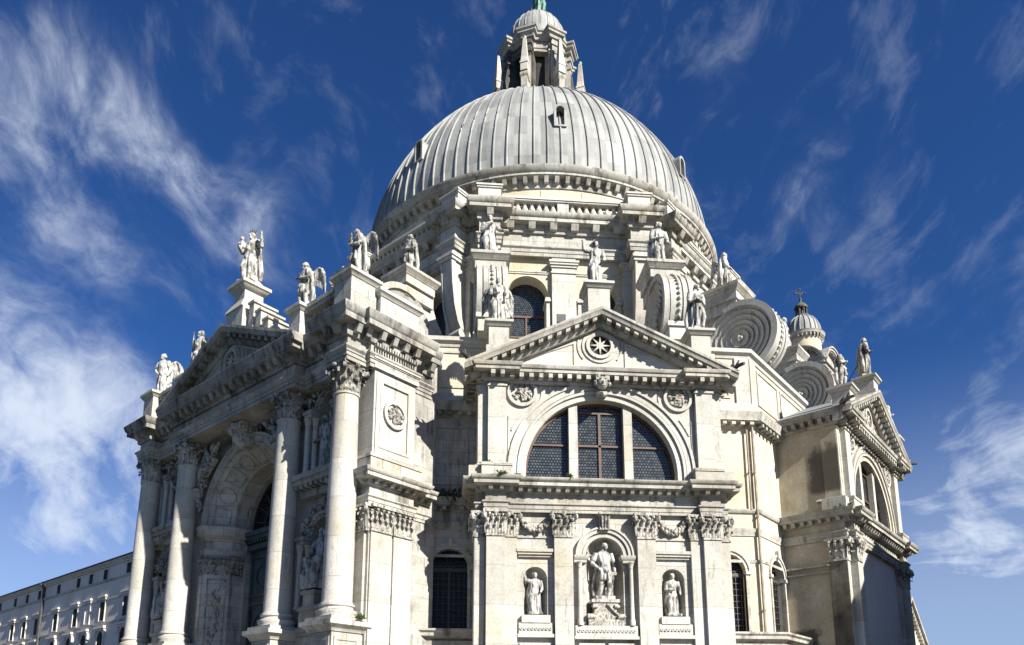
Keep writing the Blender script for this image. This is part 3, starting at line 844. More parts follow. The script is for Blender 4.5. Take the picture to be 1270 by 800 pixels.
    hd.box(-.22, .22, 23.8, 24.2, 16.5, 17.3); hd.tube([(-.2, -24.2, 16.6), (0, -24.4, 16.45), (.2, -24.2, 16.6)], [.1, .14, .1], 8)
    P_('keystone_head', hd, 'carved')

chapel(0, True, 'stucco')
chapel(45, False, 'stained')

# ------------------------------------------------------------------ ambulatory octagon
def amb_wall(phi, detail):
    mb = MB(); h = .4142 * 20.7
    holes = [arched(s * 6.8, .86, 6.1, 9.15) for s in (-1, 1)] if detail else []
    if detail:
        for s in (-1, 1):
            mb = MB(); a, b = sorted((0, s * h))
            mb.extr([(a, 2.5), (b, 2.5), (b, 17.2), (a, 17.2)], 20.2, 20.7, [holes[(s + 1) // 2]])
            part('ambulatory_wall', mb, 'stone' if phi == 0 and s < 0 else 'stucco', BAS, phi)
    else:
        mb.extr([(-h, 2.5), (h, 2.5), (h, 17.2), (-h, 17.2)], 20.2, 20.7); part('ambulatory_wall', mb, 'stone', BAS, phi)
        return
    for s in (-1, 1):
        fr_ = MB()
        fr_.ring(s * 6.8, 9.15, .86, 1.02, 20.5, 20.76, 0, pi, 24); fr_.ring(s * 6.8, 9.15, 1.02, 1.12, 20.5, 20.82, 0, pi, 24)
        for q in (-1, 1):
            fr_.box(*sorted((s * 6.8 + q * .86, s * 6.8 + q * 1.0)), 20.5, 20.77, 6.1, 9.0)
            fr_.box(*sorted((s * 6.8 + q * .84, s * 6.8 + q * 1.14)), 20.5, 20.84, 9.0, 9.16)
        fr_.box(s * 6.8 - .1, s * 6.8 + .1, 20.6, 20.9, 10.1, 10.5); fr_.box(s * 6.8 - 1.15, s * 6.8 + 1.15, 20.3, 20.95, 5.9, 6.1)
        wi = part('arched_window', fr_, 'stone', BAS, phi)
        gl = MB(); gl.extr(arched(s * 6.8, .87, 6.1, 9.15), 20.3, 20.34); part('pane', gl, 'glass_dark', wi)
        gr = MB()
        for k in range(7): gr.box(s * 6.8 - .8 + .25 * k, s * 6.8 - .77 + .25 * k, 20.36, 20.4, 6.1, 9.2)
        for k in range(11): gr.box(s * 6.8 - .86, s * 6.8 + .86, 20.36, 20.405, 6.2 + .3 * k, 6.23 + .3 * k)
        gr.box(s * 6.8 - .86, s * 6.8 + .86, 20.35, 20.45, 8.95, 9.12); gr.box(s * 6.8 - .05, s * 6.8 + .05, 20.35, 20.43, 6.1, 9.0)
        for k in range(6):
            a = pi * (k + .5) / 6; gr.tube([(s * 6.8, -20.38, 9.1), (s * 6.8 + .8 * cos(a), -20.38, 9.15 + .8 * sin(a))], .02, 5)
        part('window_grille', gr, 'iron', wi)
for phi in range(-180, 180, 45): amb_wall(phi, phi in (0, 45))
oc = octa(20.7)
# left corner pilaster beside the window, wall panel above, drain pipes on the right corner
q = MB(); c = MB(); q.box(-8.4, -7.85, 20.4, 20.86, 2.5, 9.86); pilaster_capital(c, -8.4, -7.85, 20.86, 9.88, 10.95, .3)
part('pilaster', q, 'dirty', BAS); part('capital', c, 'carved', BAS)
q = MB(); q.extr([(-8.0, 13.2), (-6.0, 13.2), (-6.0, 16.2), (-8.0, 16.2)], 20.5, 20.76, [[(-7.9, 13.3), (-6.1, 13.3), (-6.1, 16.1), (-7.9, 16.1)]])
part('wall_panel', q, 'stone', BAS)
for t_, n_, z0, z1, r_ in ((8.42, 20.86, 6.1, 16.9, .065), (8.12, 20.86, 12.3, 16.9, .05)):
    q = MB(); q.tube([(t_, -n_, z0), (t_, -n_, z1), (t_, -n_ - .3, z1 + .3)], r_, 8)
    for z in (7.2, 9.6, 11.9, 14.2): 
        if z > z0: q.lathe([(r_ + .02, z), (r_ + .02, z + .08)], (t_, -n_, 0), 8); q.box(t_ - .03, t_ + .03, 20.6, n_, z, z + .05)
    part('drain_pipe', q, 'pipe', BAS)
q = MB()
q.sweep(oc, [(0, 10.95), (.05, 10.95), (.05, 11.1), (.1, 11.2), (.1, 11.34), (0, 11.36)], True)
q.sweep(oc, [(0, 9.6), (.04, 9.6), (.06, 9.72), (0, 9.76)], True)
q.sweep(oc, [(0, 12.1), (.08, 12.12), (.16, 12.24), (.16, 12.32), (0, 12.36)], True)
q.sweep(oc, [(0, 5.5), (.8, 5.5), (.86, 5.6), (1.1, 5.72), (1.1, 5.86), (1.2, 5.95), (1.2, 6.04), (0, 6.1)], True)
q.sweep(oc, [(0, 2.4), (1.0, 2.4), (1.0, 5.5), (0, 5.5)], True)
part('string_course', q, 'cornice', BAS)
# heavier cornice over the left window
q = MB(); lp = [(-8.57, 20.7), (-5.6, 20.7)]
lp2 = [(-8.57 - 1.2, 20.7 - 1.2)] + lp
q.sweep(lp2, [(o + .02, z + .02) for o, z in CORN_MID]); q.blocks(lp2, .1, .42, 11.86, 12.03, .17, .42); part('cornice', q, 'dirty', BAS)
q = MB()
q.sweep(oc, [(0, 16.62), (.10, 16.64), (.12, 16.86), (.50, 16.88), (.50, 17.05), (.60, 17.28), (.60, 17.34), (-.2, 17.46)], True)
q.blocks(oc, .1, .44, 16.68, 16.87, .2, .47, True)
part('main_cornice', q, 'cornice', BAS)
at = octa(20.6); q = MB()
q.prism(at, 17.2, 20.7)
part('attic_wall', q, 'stucco', BAS)
q = MB()
q.sweep(at, [(0, 17.4), (.25, 17.4), (.25, 17.75), (.16, 17.85), (.1, 18.0), (0, 18.02)], True)
q.sweep(at, [(0, 20.5), (.06, 20.52), (.1, 20.66), (.26, 20.78), (.28, 20.98), (-.4, 21.06)], True)
for k in range(8):
    a = RD(45 * k + 22.5); R_ = 20.6 / cos(RD(22.5))
    for sg in (-1, 1):    # corner strips
        b = RD(45 * k + 22.5 + sg * 22.5)
        cx, cn = R_ * sin(a), R_ * cos(a)
        d_ = Vector((cos(b), -sin(b))) * sg
        p0 = Vector((cx, cn)); p1 = p0 + d_ * .75; nn = Vector((sin(b), cos(b))) * .1
        q.prism([tuple(p0), tuple(p1), tuple(p1 + nn), tuple(p0 + nn * 1.0 + (nn * 0))], 18.0, 20.52)
part('attic_moulding', q, 'plain', BAS)
for phi in (-45, 0, 45):
    q = MB()
    for t0, t1 in ((-7.5, -4.6), (4.6, 7.5), (-4.2, 4.2)):
        q.extr([(t0, 18.3), (t1, 18.3), (t1, 20.3), (t0, 20.3)], 20.5, 20.66, [[(t0 + .12, 18.42), (t1 - .12, 18.42), (t1 - .12, 20.18), (t0 + .12, 20.18)]])
    part('attic_panel', q, 'plain', BAS, phi)
q = MB(); R0, R1 = 20.3 / cos(RD(22.5)), 13.4 / cos(RD(22.5))
q.lathe([(R0, 20.9), (R1, 22.4)], seg=8, caps=False, a0=RD(22.5), a1=RD(382.5)); part('ambulatory_roof', q, 'roof_lead', BAS)

# ------------------------------------------------------------------ drum: eight sides with paired windows
def drum_side(phi, detail):
    h = .4142 * 13.6; mb = MB()
    holes = [arched(s * 2.25, 1.27, 22.6, 28.1, 20) for s in (-1, 1)] if detail else []
    mb.extr([(-h, 21.5), (h, 21.5), (h, 30.6), (-h, 30.6)], 12.5, 13.6, holes)
    wall = part('drum_wall', mb, 'stucco', BAS, phi)
    if not detail: return
    for s in (-1, 1):
        fr_ = MB()
        for q in (-1, 1):
            fr_.box(*sorted((s * 2.25 + q * 1.16, s * 2.25 + q * 1.36)), 12.6, 13.74, 22.6, 27.55)
            fr_.box(*sorted((s * 2.25 + q * 1.06, s * 2.25 + q * 1.42)), 12.6, 13.86, 27.55, 27.7); fr_.box(*sorted((s * 2.25 + q * 1.1, s * 2.25 + q * 1.38)), 12.6, 13.8, 27.7, 27.85)
        wi = part('drum_window', fr_, 'plain', BAS, phi)
        g_ = MB(); g_.extr(arched(s * 2.25, 1.28, 22.6, 28.1, 20), 12.62, 12.66); part('pane', g_, 'glass', wi)
        b_ = MB()
        for z in (24.2, 25.6, 27.0): b_.box(s * 2.25 - 1.27, s * 2.25 + 1.27, 12.67, 12.74, z, z + .11)
        b_.box(s * 2.25 - .05, s * 2.25 + .05, 12.67, 12.73, 22.6, 27.05)
        part('glazing_frame', b_, 'wood', wi)
    for t0, t1 in ((-.75, .75), (3.75, 5.62), (-5.62, -3.75)):
        pil = MB(); pil.box(t0, t1, 13.3, 13.9, 21.6, 29.75)
        pil.box(t0 - .06, t1 + .06, 13.3, 13.97, 29.45, 29.55)
        pil.box(t0 - .07, t1 + .07, 13.3, 13.98, 29.85, 30.0); pil.box(t0 - .14, t1 + .14, 13.3, 14.06, 30.0, 30.14); pil.box(t0 - .2, t1 + .2, 13.3, 14.12, 30.14, 30.28)
        pil.box(t0, t1, 13.3, 13.9, 29.75, 30.6)
        part('drum_pilaster', pil, 'plain', BAS, phi)
    for t0, t1 in ((-3.7, -.8), (.8, 3.7)):
        mo = MB(); mo.box(t0, t1, 13.3, 13.66, 29.5, 29.6); mo.box(t0, t1, 13.3, 13.70, 29.6, 29.68)
        part('drum_moulding', mo, 'plain', BAS, phi)
    for s in (-1, 1):   # long curved consoles at the ends of the side
        co = MB(); cu = [(13.6, 25.2), (14.0, 25.3), (14.45, 25.9), (14.75, 26.9), (14.95, 28.2), (15.05, 29.8), (13.6, 29.8)]
        t0 = s * 4.75
        co.extr(cu, t0 - .45, t0 + .45, axis='t')
        co.extr([(n + .09, z) for n, z in cu[:-1]] + [(14.8, 29.8), (14.6, 28.2), (14.4, 26.9), (14.1, 26.0), (13.8, 25.5)], t0 - .5, t0 - .38, axis='t')
        co.extr([(n + .09, z) for n, z in cu[:-1]] + [(14.8, 29.8), (14.6, 28.2), (14.4, 26.9), (14.1, 26.0), (13.8, 25.5)], t0 + .38, t0 + .5, axis='t')
        co.tube([(t0 - .5, -14.1, 25.2), (t0 + .5, -14.1, 25.2)], .34, 14)
        co.box(t0 - .6, t0 + .6, 13.4, 15.2, 29.8, 30.0); co.box(t0 - .68, t0 + .68, 13.4, 15.3, 30.0, 30.2); co.box(t0 - .5, t0 + .5, 13.4, 15.0, 30.2, 30.6)
        part('console', co, 'plain', BAS, phi)
def drum_path():
    """octagonal entablature path breaking forward over the consoles"""
    P_ = []
    for k in range(8):
        phi = RD(45 * k)
        for t, n in ((-5.35, 14.0), (-5.35, 15.0), (-4.05, 15.0), (-4.05, 13.9), (4.05, 13.9), (4.05, 15.0), (5.35, 15.0), (5.35, 14.0)):
            P_.append((t * cos(phi) + n * sin(phi), -t * sin(phi) + n * cos(phi)))
    return P_
for phi in range(-180, 180, 45): drum_side(phi, phi in (-45, 0, 45))
dp = drum_path()
q = MB(); q.prism(octa(13.88), 30.6, 33.2)
for k in range(8):
    a = RD(45 * k)
    for s in (-1, 1):
        poly = [(s * 4.06, 13.0), (s * 4.06, 14.98), (s * 5.34, 14.98), (s * 5.34, 13.0)]
        q.prism([(t * cos(a) + n * sin(a), -t * sin(a) + n * cos(a)) for t, n in poly], 30.6, 33.19)
part('drum_frieze', q, 'stone', BAS)
q = MB()
q.sweep(dp, [(0, 30.55), (.06, 30.55), (.06, 30.8), (.1, 30.8), (.1, 31.0), (.2, 31.1), (.2, 31.18), (0, 31.22)], True)
q.sweep(dp, [(0, 32.1), (.12, 32.12), (.15, 32.26), (.16, 32.62), (.62, 32.64), (.62, 32.86), (.70, 32.92), (.80, 33.12), (.80, 33.2), (-.3, 33.3)], True)
q.blocks(dp, .14, .60, 32.24, 32.64, .44, 1.28, True, slope=.2)
part('drum_cornice', q, 'cornice', BAS)
# balustrade: rails per side with separate balusters
bal = MB(); bal.lathe([(.15, 0), (.15, .07), (.09, .1), (.11, .16), (.205, .34), (.21, .44), (.13, .64), (.085, .74), (.13, .79), (.10, .84), (.15, .87), (.15, .94)], seg=12)
bal_me = bal.mesh('baluster', 'plain')
for phi in range(-180, 180, 45):
    q = MB()
    for t0, t1 in ((-4.0, 4.0),):
        q.box(t0, t1, 13.55, 14.05, 33.22, 33.42); q.box(t0, t1, 13.5, 14.1, 34.36, 34.46); q.box(t0, t1, 13.44, 14.16, 34.46, 34.62)
    q.box(-.36, .36, 13.58, 14.02, 33.4, 34.38)
    for s in (-1, 1):
        q.box(*sorted((s * 4.0, s * 5.42)), 13.4, 14.85, 33.22, 34.5); q.box(*sorted((s * 3.93, s * 5.5)), 13.3, 14.92, 34.5, 34.62); q.box(*sorted((s * 3.88, s * 5.55)), 13.3, 14.98, 34.62, 34.74)
    rail = part('balustrade', q, 'plain', BAS, phi)
    if phi in (-45, 0, 45):
        for s in (-1, 1):
            for k in range(8):
                link('baluster', bal_me, rail, (s * (.62 + .45 * k), -13.8, 33.42))
    else:
        q = MB()
        for s in (-1, 1):
            for k in range(8): q.merge(bal, Matrix.Translation((s * (.62 + .45 * k), -13.8, 33.42)))
        part('baluster_row', q, 'plain', rail)
# round upper drum and its bracketed cornice
circ = lambda R_, n: [(R_ * sin(2 * pi * i / n), R_ * cos(2 * pi * i / n)) for i in range(n)]
q = MB(); q.lathe([(13.55, 33.0), (13.55, 36.0)], seg=128, caps=False)
for k in range(32):
    a = 2 * pi * (k + .5) / 32
    q.tube([(13.56 * sin(a), -13.56 * cos(a), 34.6), (13.56 * sin(a), -13.56 * cos(a), 35.6)], .03, 4)
part('upper_drum', q, 'stucco', BAS)
c128 = circ(13.55, 128); q = MB()
q.sweep(c128, [(0, 35.72), (.08, 35.74), (.1, 35.86), (.11, 36.36), (.58, 36.38), (.58, 36.52), (.66, 36.58), (.82, 36.82), (.84, 36.94), (.4, 37.12), (0, 37.14)], True)
q.blocks(circ(13.55, 128), .1, .54, 35.98, 36.37, .27, .6, True, slope=.2)
part('ring_cornice', q, 'cornice', BAS)
# lead dome with standing rolls
def dome_r(z):
    f = (z - 38.15) / 14.34
    return 13.73 if f < 0 else 13.73 * max(0.0, 1 - f ** 1.756) ** (1 / 1.756)
zs = [37.0, 37.6] + [38.15 + 14.34 * sin(pi / 2 * i / 40) ** 1.139 for i in range(38)]
q = MB(); q.lathe([(dome_r(z) - .04, z) for z in zs], seg=192, caps=False)
q.sweep(circ(13.72, 128), [(0, 37.05), (.16, 37.08), (.18, 37.2), (.05, 37.3), (0, 37.3)], True)
for k in range(96):
    a = 2 * pi * k / 96
    top = len(zs) - (1 if k % 2 == 0 else 6)
    q.tube([(dome_r(z) * sin(a), -dome_r(z) * cos(a), z) for z in zs[:top]], [.066] * (top - 6) + [.055] * 6, 6)
dome = part('dome', q, 'lead', BAS)
for tier, (zb, k0) in enumerate(((40.6, 0), )):
    for k in range(8):
        a = 45 * k + k0
        q = MB(); n0 = dome_r(zb) + .02
        n_in = dome_r(zb + 1.7) - .6
        q.extr(arched(0, .42, zb, zb + 1.3, 12), n_in, n0 + .06, [arched(0, .27, zb + .12, zb + 1.28, 12)])
        dm = part('dormer', q, 'lead', dome, a)
        q = MB(); q.extr(arched(0, .28, zb + .1, zb + 1.28, 12), n_in, n0 - .45); part('opening', q, 'dark', dm)
# lantern
lan = MB(); lan.lathe([(4.0, 51.3), (4.0, 52.3), (2.2, 52.5), (2.0, 53.4), (2.0, 59.2), (2.2, 59.3)], seg=48)
lant = part('lantern', lan, 'dark', BAS, loc=(.16, 0, 0))
ring = MB(); ring.lathe([(4.1, 51.2), (4.34, 51.3), (4.34, 52.25), (4.44, 52.3), (4.44, 52.48), (2.3, 52.6)], seg=48, caps=False); part('platform', ring, 'stone', lant)
for k in range(8):
    a = 45 * k + 22.5
    q = MB(); q.box(-.40, .40, 2.0, 2.72, 52.4, 59.0); q.box(-.27, .27, 2.6, 3.05, 52.4, 58.9)
    q.box(-.46, .46, 2.0, 2.80, 57.9, 58.05); q.box(-.36, .36, 2.6, 3.12, 57.5, 57.7); q.box(-.38, .38, 2.5, 3.14, 58.3, 58.6)
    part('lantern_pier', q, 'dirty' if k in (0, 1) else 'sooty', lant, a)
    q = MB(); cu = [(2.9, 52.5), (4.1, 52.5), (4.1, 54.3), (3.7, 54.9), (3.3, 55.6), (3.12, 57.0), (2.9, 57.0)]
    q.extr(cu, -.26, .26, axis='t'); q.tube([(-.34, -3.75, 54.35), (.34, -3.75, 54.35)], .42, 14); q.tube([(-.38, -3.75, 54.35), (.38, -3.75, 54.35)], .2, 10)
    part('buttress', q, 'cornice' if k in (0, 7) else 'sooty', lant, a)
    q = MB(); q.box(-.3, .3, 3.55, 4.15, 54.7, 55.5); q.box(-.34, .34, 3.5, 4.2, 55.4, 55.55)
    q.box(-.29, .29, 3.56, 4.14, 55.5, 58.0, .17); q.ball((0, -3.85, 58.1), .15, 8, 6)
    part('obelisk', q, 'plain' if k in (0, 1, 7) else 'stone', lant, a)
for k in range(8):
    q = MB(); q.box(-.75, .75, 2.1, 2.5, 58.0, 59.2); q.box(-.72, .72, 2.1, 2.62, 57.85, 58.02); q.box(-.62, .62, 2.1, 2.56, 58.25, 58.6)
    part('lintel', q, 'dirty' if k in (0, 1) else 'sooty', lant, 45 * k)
lp_ = []
for k in range(8):
    a0 = RD(45 * k + 22.5)
    for t, n in ((-.48, 2.62), (-.48, 3.08), (.48, 3.08), (.48, 2.62)):
        lp_.append((t * cos(a0) + n * sin(a0), -t * sin(a0) + n * cos(a0)))
q = MB(); q.prism(lp_, 58.9, 59.5)
q.sweep(lp_, [(0, 58.9), (.08, 58.95), (.12, 59.2), (.3, 59.3), (.32, 59.46), (.42, 59.55), (.44, 59.72), (-.3, 59.85)], True); part('lantern_cornice', q, 'dirty', lant)
q = MB(); pr = [(2.75, 59.6), (2.75, 60.1), (2.62, 60.15)] + [(2.55 * cos(pi / 2 * i / 14), 60.9 + 3.0 * sin(pi / 2 * i / 14)) for i in range(14)] + [(.5, 63.95), (.5, 64.1), (.3, 64.2)]
q.lathe(pr, seg=64)
for k in range(24):
    a = 2 * pi * k / 24; q.tube([(r * sin(a), -r * cos(a), z) for r, z in pr[3:15]], .05, 5)
part('cupola', q, 'lead', lant)

# ------------------------------------------------------------------ scroll buttresses
def volute(phi, tc):
    n_, z_, R_ = 19.05, 23.6, 2.2
    q = MB()
    body = [(13.5, 21.2), (13.5, 26.2), (19.4, 26.2), (19.4, 25.4), (18.2, 25.2), (17.0, 24.4), (16.4, 23.2), (16.6, 21.2)]
    q.extr([(13.5, 21.2), (13.5, 22.9), (14.5, 23.2), (15.6, 24.0), (16.4, 25.1), (16.85, 26.15), (19.2, 26.12), (19.2, 21.2)], tc - .46, tc + .46, axis='t')
    # coiled rings, stepping in towards the eye
    rings = [(2.18, 1.84, .76), (1.84, 1.50, .72), (1.50, 1.16, .68), (1.16, .84, .65), (.84, .54, .62), (.54, .0, .64)]
    for ro, ri, hw in rings:
        vs = []; N = 56
        for sd, rr in ((-1, ro), (-1, ri), (1, ri), (1, ro)):
            for k in range(N):
                a = 2 * pi * k / N
                # slight spiral: radius shrinks with the angle
                f = 1 - .10 * (k / N)
                vs.append((tc + sd * (hw if rr == ro else hw - .17), -(n_ + rr * f * cos(a + .9 * pi)), z_ + rr * f * sin(a + .9 * pi)))
        fs = []
        for j in range(4):
            l = (j + 1) % 4
            for k in range(N):
                m_ = (k + 1) % N
                fs.append((j * N + k, j * N + m_, l * N + m_, l * N + k))
        q.add(vs, fs)
    for k in range(3):   # carved eye
        q.ball((tc - .6, -(n_ + .1 * cos(2.1 * k)), z_ + .1 * sin(2.1 * k)), .13, 8, 5); q.ball((tc + .6, -(n_ + .1 * cos(2.1 * k)), z_ + .1 * sin(2.1 * k)), .13, 8, 5)
    v = part('scroll_buttress', q, 'volute', BAS, phi)
    q = MB()       # moulded outer rim with a string of beads
    for t0, t1, r in ((-.80, -.52, 2.25), (-.46, -.22, 2.22), (.22, .46, 2.22), (.52, .80, 2.25), (-.2, .2, 2.16)):
        vs = []; N = 48
        for tt, rr in ((t0, r), (t1, r), (t1, r - .34), (t0, r - .34)):
            for k in range(N + 1):
                a = -pi * .62 + pi * 1.25 * k / N
                vs.append((tc + tt, -(n_ + rr * cos(a)), z_ + rr * sin(a)))
        fs = []
        for j in range(4):
            l = (j + 1) % 4
            for k in range(N): fs.append((j * (N + 1) + k, j * (N + 1) + k + 1, l * (N + 1) + k + 1, l * (N + 1) + k))
        q.add(vs, fs)
    for k in range(26):
        a = -pi * .55 + pi * 1.12 * k / 25
        q.ball((tc, -(n_ + 2.21 * cos(a)), z_ + 2.21 * sin(a)), .10, 7, 5)
    part('rim', q, 'volute', v)
    q = MB(); q.box(tc - .85, tc + .85, 16.9, 19.1, 26.1, 26.75)
    q.sweep([(tc - .85, 16.9), (tc - .85, 19.1), (tc + .85, 19.1), (tc + .85, 16.9)], [(0, 26.55), (.08, 26.6), (.2, 26.85), (.24, 26.88), (.24, 27.05), (0, 27.12)], True)
    q.box(tc - .85, tc + .85, 16.9, 19.1, 26.7, 27.1); q.box(tc - .7, tc + .7, 16.85, 19.0, 25.4, 26.2)
    part('pedestal', q, 'stone', v)
    if phi == 0: q = MB(); q.box(tc - .75, tc + .75, 20.3, 21.7, 20.9, 21.75); q.box(tc - .85, tc + .85, 20.2, 21.8, 21.6, 21.85); part('plinth', q, 'plain', v)
for phi in (-45, 0, 45, 90, -90):
    for s in (-1, 1): volute(phi, s * 4.85)

# ------------------------------------------------------------------ main front
PF = -45
Pf = lambda name, mb, mat, parent=None, smooth=35: part(name, mb, mat, parent or BAS, PF if parent is None else 0.0, smooth)
q = MB()
hol = [arched(0, 3.95, 2.6, 12.5, 32)] + [arched(s * 7.05, .85, 6.8, 10.1) for s in (-1, 1)] + [arched(s * 7.05, .8, 13.15, 16.2) for s in (-1, 1)]
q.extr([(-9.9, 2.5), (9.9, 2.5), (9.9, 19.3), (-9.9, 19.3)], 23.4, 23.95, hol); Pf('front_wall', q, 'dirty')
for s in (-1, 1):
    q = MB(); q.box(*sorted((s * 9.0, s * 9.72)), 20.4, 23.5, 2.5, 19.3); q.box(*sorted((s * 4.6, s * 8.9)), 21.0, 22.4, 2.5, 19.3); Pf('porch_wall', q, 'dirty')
q = MB(); q.box(-9.0, 9.0, 20.8, 23.4, 17.4, 19.3); Pf('porch_wall', q, 'stone')
# corner piers with a pilaster storey below and a panelled storey above
for s in (-1, 1):
    a = lambda x, y: tuple(sorted((s * x, s * y)))
    q = MB(); q.box(*a(8.45, 10.16), 22.2, 24.6, 2.5, 19.3)
    pier = Pf('corner_pier', q, 'plain')
    q = MB(); c = MB()
    for n0, n1 in ((23.45, 24.55), (22.25, 23.3)):
        q.box(*a(10.1, 10.26), n0, n1, 2.5, 9.84)
        for j in range(4):
            nn = n0 + .12 + (n1 - n0 - .24) * j / 3
            for z_, hh, pj in ((0, .42, .2), (.05, .68, .24), (.3, .55, .28)):
                leaf(c, s * 10.27, -nn + random.uniform(-.05, .05), 9.9 + z_, 0 if s > 0 else pi, .3, hh * 1.04, pj)
        c.box(*a(10.0, 10.5), n0 - .12, n1 + .12, 10.82, 10.95); c.box(*a(10.1, 10.32), n0 - .04, n1 + .04, 9.8, 9.9)
    q.box(*a(8.6, 10.0), 24.5, 24.72, 2.5, 9.84)
    pilaster_capital(c, *a(8.66, 10.16), 24.72, 9.88, 10.95, .2)
    Pf('pilaster', q, 'plain', pier); Pf('capital', c, 'carved', pier)
    path = [(9.72, 20.75), (9.72, 22.15), (10.2, 22.15), (10.2, 24.7), (8.5, 24.7), (8.5, 24.2)]
    path = [(s * t, n) for t, n in path]
    if s > 0: path = path[::-1]
    q = MB(); q.sweep(path, ARCHI); q.sweep(path, CORN_MID); q.blocks(path, .1, .42, 11.86, 12.03, .17, .42, slope=.16)
    q.box(*a(8.5, 10.2), 22.15, 24.68, 10.95, 12.4); Pf('cornice', q, 'cornice')
    q = MB(); q.box(*a(8.6, 10.42), 21.95, 24.85, 12.42, 13.1); q.box(*a(8.6, 10.46), 21.9, 24.9, 13.02, 13.17); Pf('plinth', q, 'stone', pier)
    q = MB(); q.extr([(22.35, 13.3), (24.5, 13.3), (24.5, 17.0), (22.35, 17.0)], *a(10.1, 10.22), [[(22.62, 13.65), (24.22, 13.65), (24.22, 16.7), (22.62, 16.7)]], axis='t')
    q.extr([(22.55, 13.58), (24.29, 13.58), (24.29, 16.77), (22.55, 16.77)], *a(10.1, 10.25), [[(22.68, 13.71), (24.16, 13.71), (24.16, 16.64), (22.68, 16.64)]], axis='t')
    pn = Pf('panel', q, 'plain', pier)
    # roundel on the flank of the pier
    q = MB(); vs = []
    rl = MB(); rl.ring(0, 0, .5, .66, -.2, .12, 0, 2 * pi, 32); rl.disc(0, 0, .52, -.2, .03); rr = MB(); relief(rr, 0, 0, .48, .04, 11, 30)
    Mx = Matrix.Translation((s * 10.17, -23.42, 15.35)) @ Matrix.Rotation(s * pi / 2, 4, 'Z')
    q.merge(rl, Mx); r2 = MB(); r2.merge(rr, Mx)
    ro = Pf('roundel', q, 'plain', pier); Pf('relief', r2, 'carved', pier)
    q = MB(); q.box(*a(8.5, 10.3), 22.1, 24.72, 17.2, 17.36); q.box(*a(8.5, 10.38), 22.05, 24.8, 17.6, 17.75); Pf('moulding', q, 'plain', pier)
# inner pilasters behind the inner columns
for s in (-1, 1):
    q = MB(); q.box(*sorted((s * 4.3, s * 5.45)), 23.5, 24.5, 2.5, 17.3); Pf('pilaster', q, 'plain')
# giant columns on tall pedestals
shaft = MB(); shaft.lathe([(.80, 0), (.80, .14), (.84, .2), (.84, .3), (.70, .36), (.68, .44), (.74, .5), (.74, .58), (.66, .62)] + [(.63 - .10 * ((z - .62) / 9.1) ** 1.8, z) for z in (.75, 1.6, 3.2, 4.8, 6.4, 8.0, 9.2, 9.72)] + [(.58, 9.76), (.58, 9.84), (.53, 9.88)], seg=40)
shaft_me = shaft.mesh('column', 'plain')
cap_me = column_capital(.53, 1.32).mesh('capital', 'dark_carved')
for t in (-9.3, -4.87, 4.87, 9.3):
    n_ = 25.42 if abs(t) > 6 else 25.36
    x, y = fr(t, n_, PF)
    co = link('column', shaft_me, BAS, (x, y, 6.02), RD(PF))
    link('capital', cap_me, co, (0, 0, 9.88))
    q = MB(); w_ = .86
    sq = [(-w_, -w_), (-w_, w_), (w_, w_), (w_, -w_)]
    q.box(-.74, .74, -.74, .74, -3.5, -.5); q.box(-.9, .9, -.9, .9, -.2, .02)
    q.sweep(sq, [(-.12, -.62), (-.06, -.6), (.0, -.46), (.16, -.36), (.2, -.34), (.2, -.16), (-.1, -.1)], True)
    for sg, ax in ((1, 'n'), (1, 't')):
        q.extr([(-.62, -3.2), (.62, -3.2), (.62, -.8), (-.62, -.8)], .7, .78, [[(-.48, -3.06), (.48, -3.06), (.48, -.94), (-.48, -.94)]], axis=ax)
    part('pedestal', q, 'stone', co)
# low wall and dado linking the pedestals
for s in (-1, 1):
    q = MB(); q.box(*sorted((s * 4.3, s * 8.6)), 23.9, 24.9, 2.5, 5.6); q.box(*sorted((s * 4.3, s * 10.1)), 23.9, 25.0, 5.6, 5.75); q.box(*sorted((s * 4.3, s * 10.12)), 23.9, 25.1, 5.75, 5.95)
    Pf('dado', q, 'dirty')
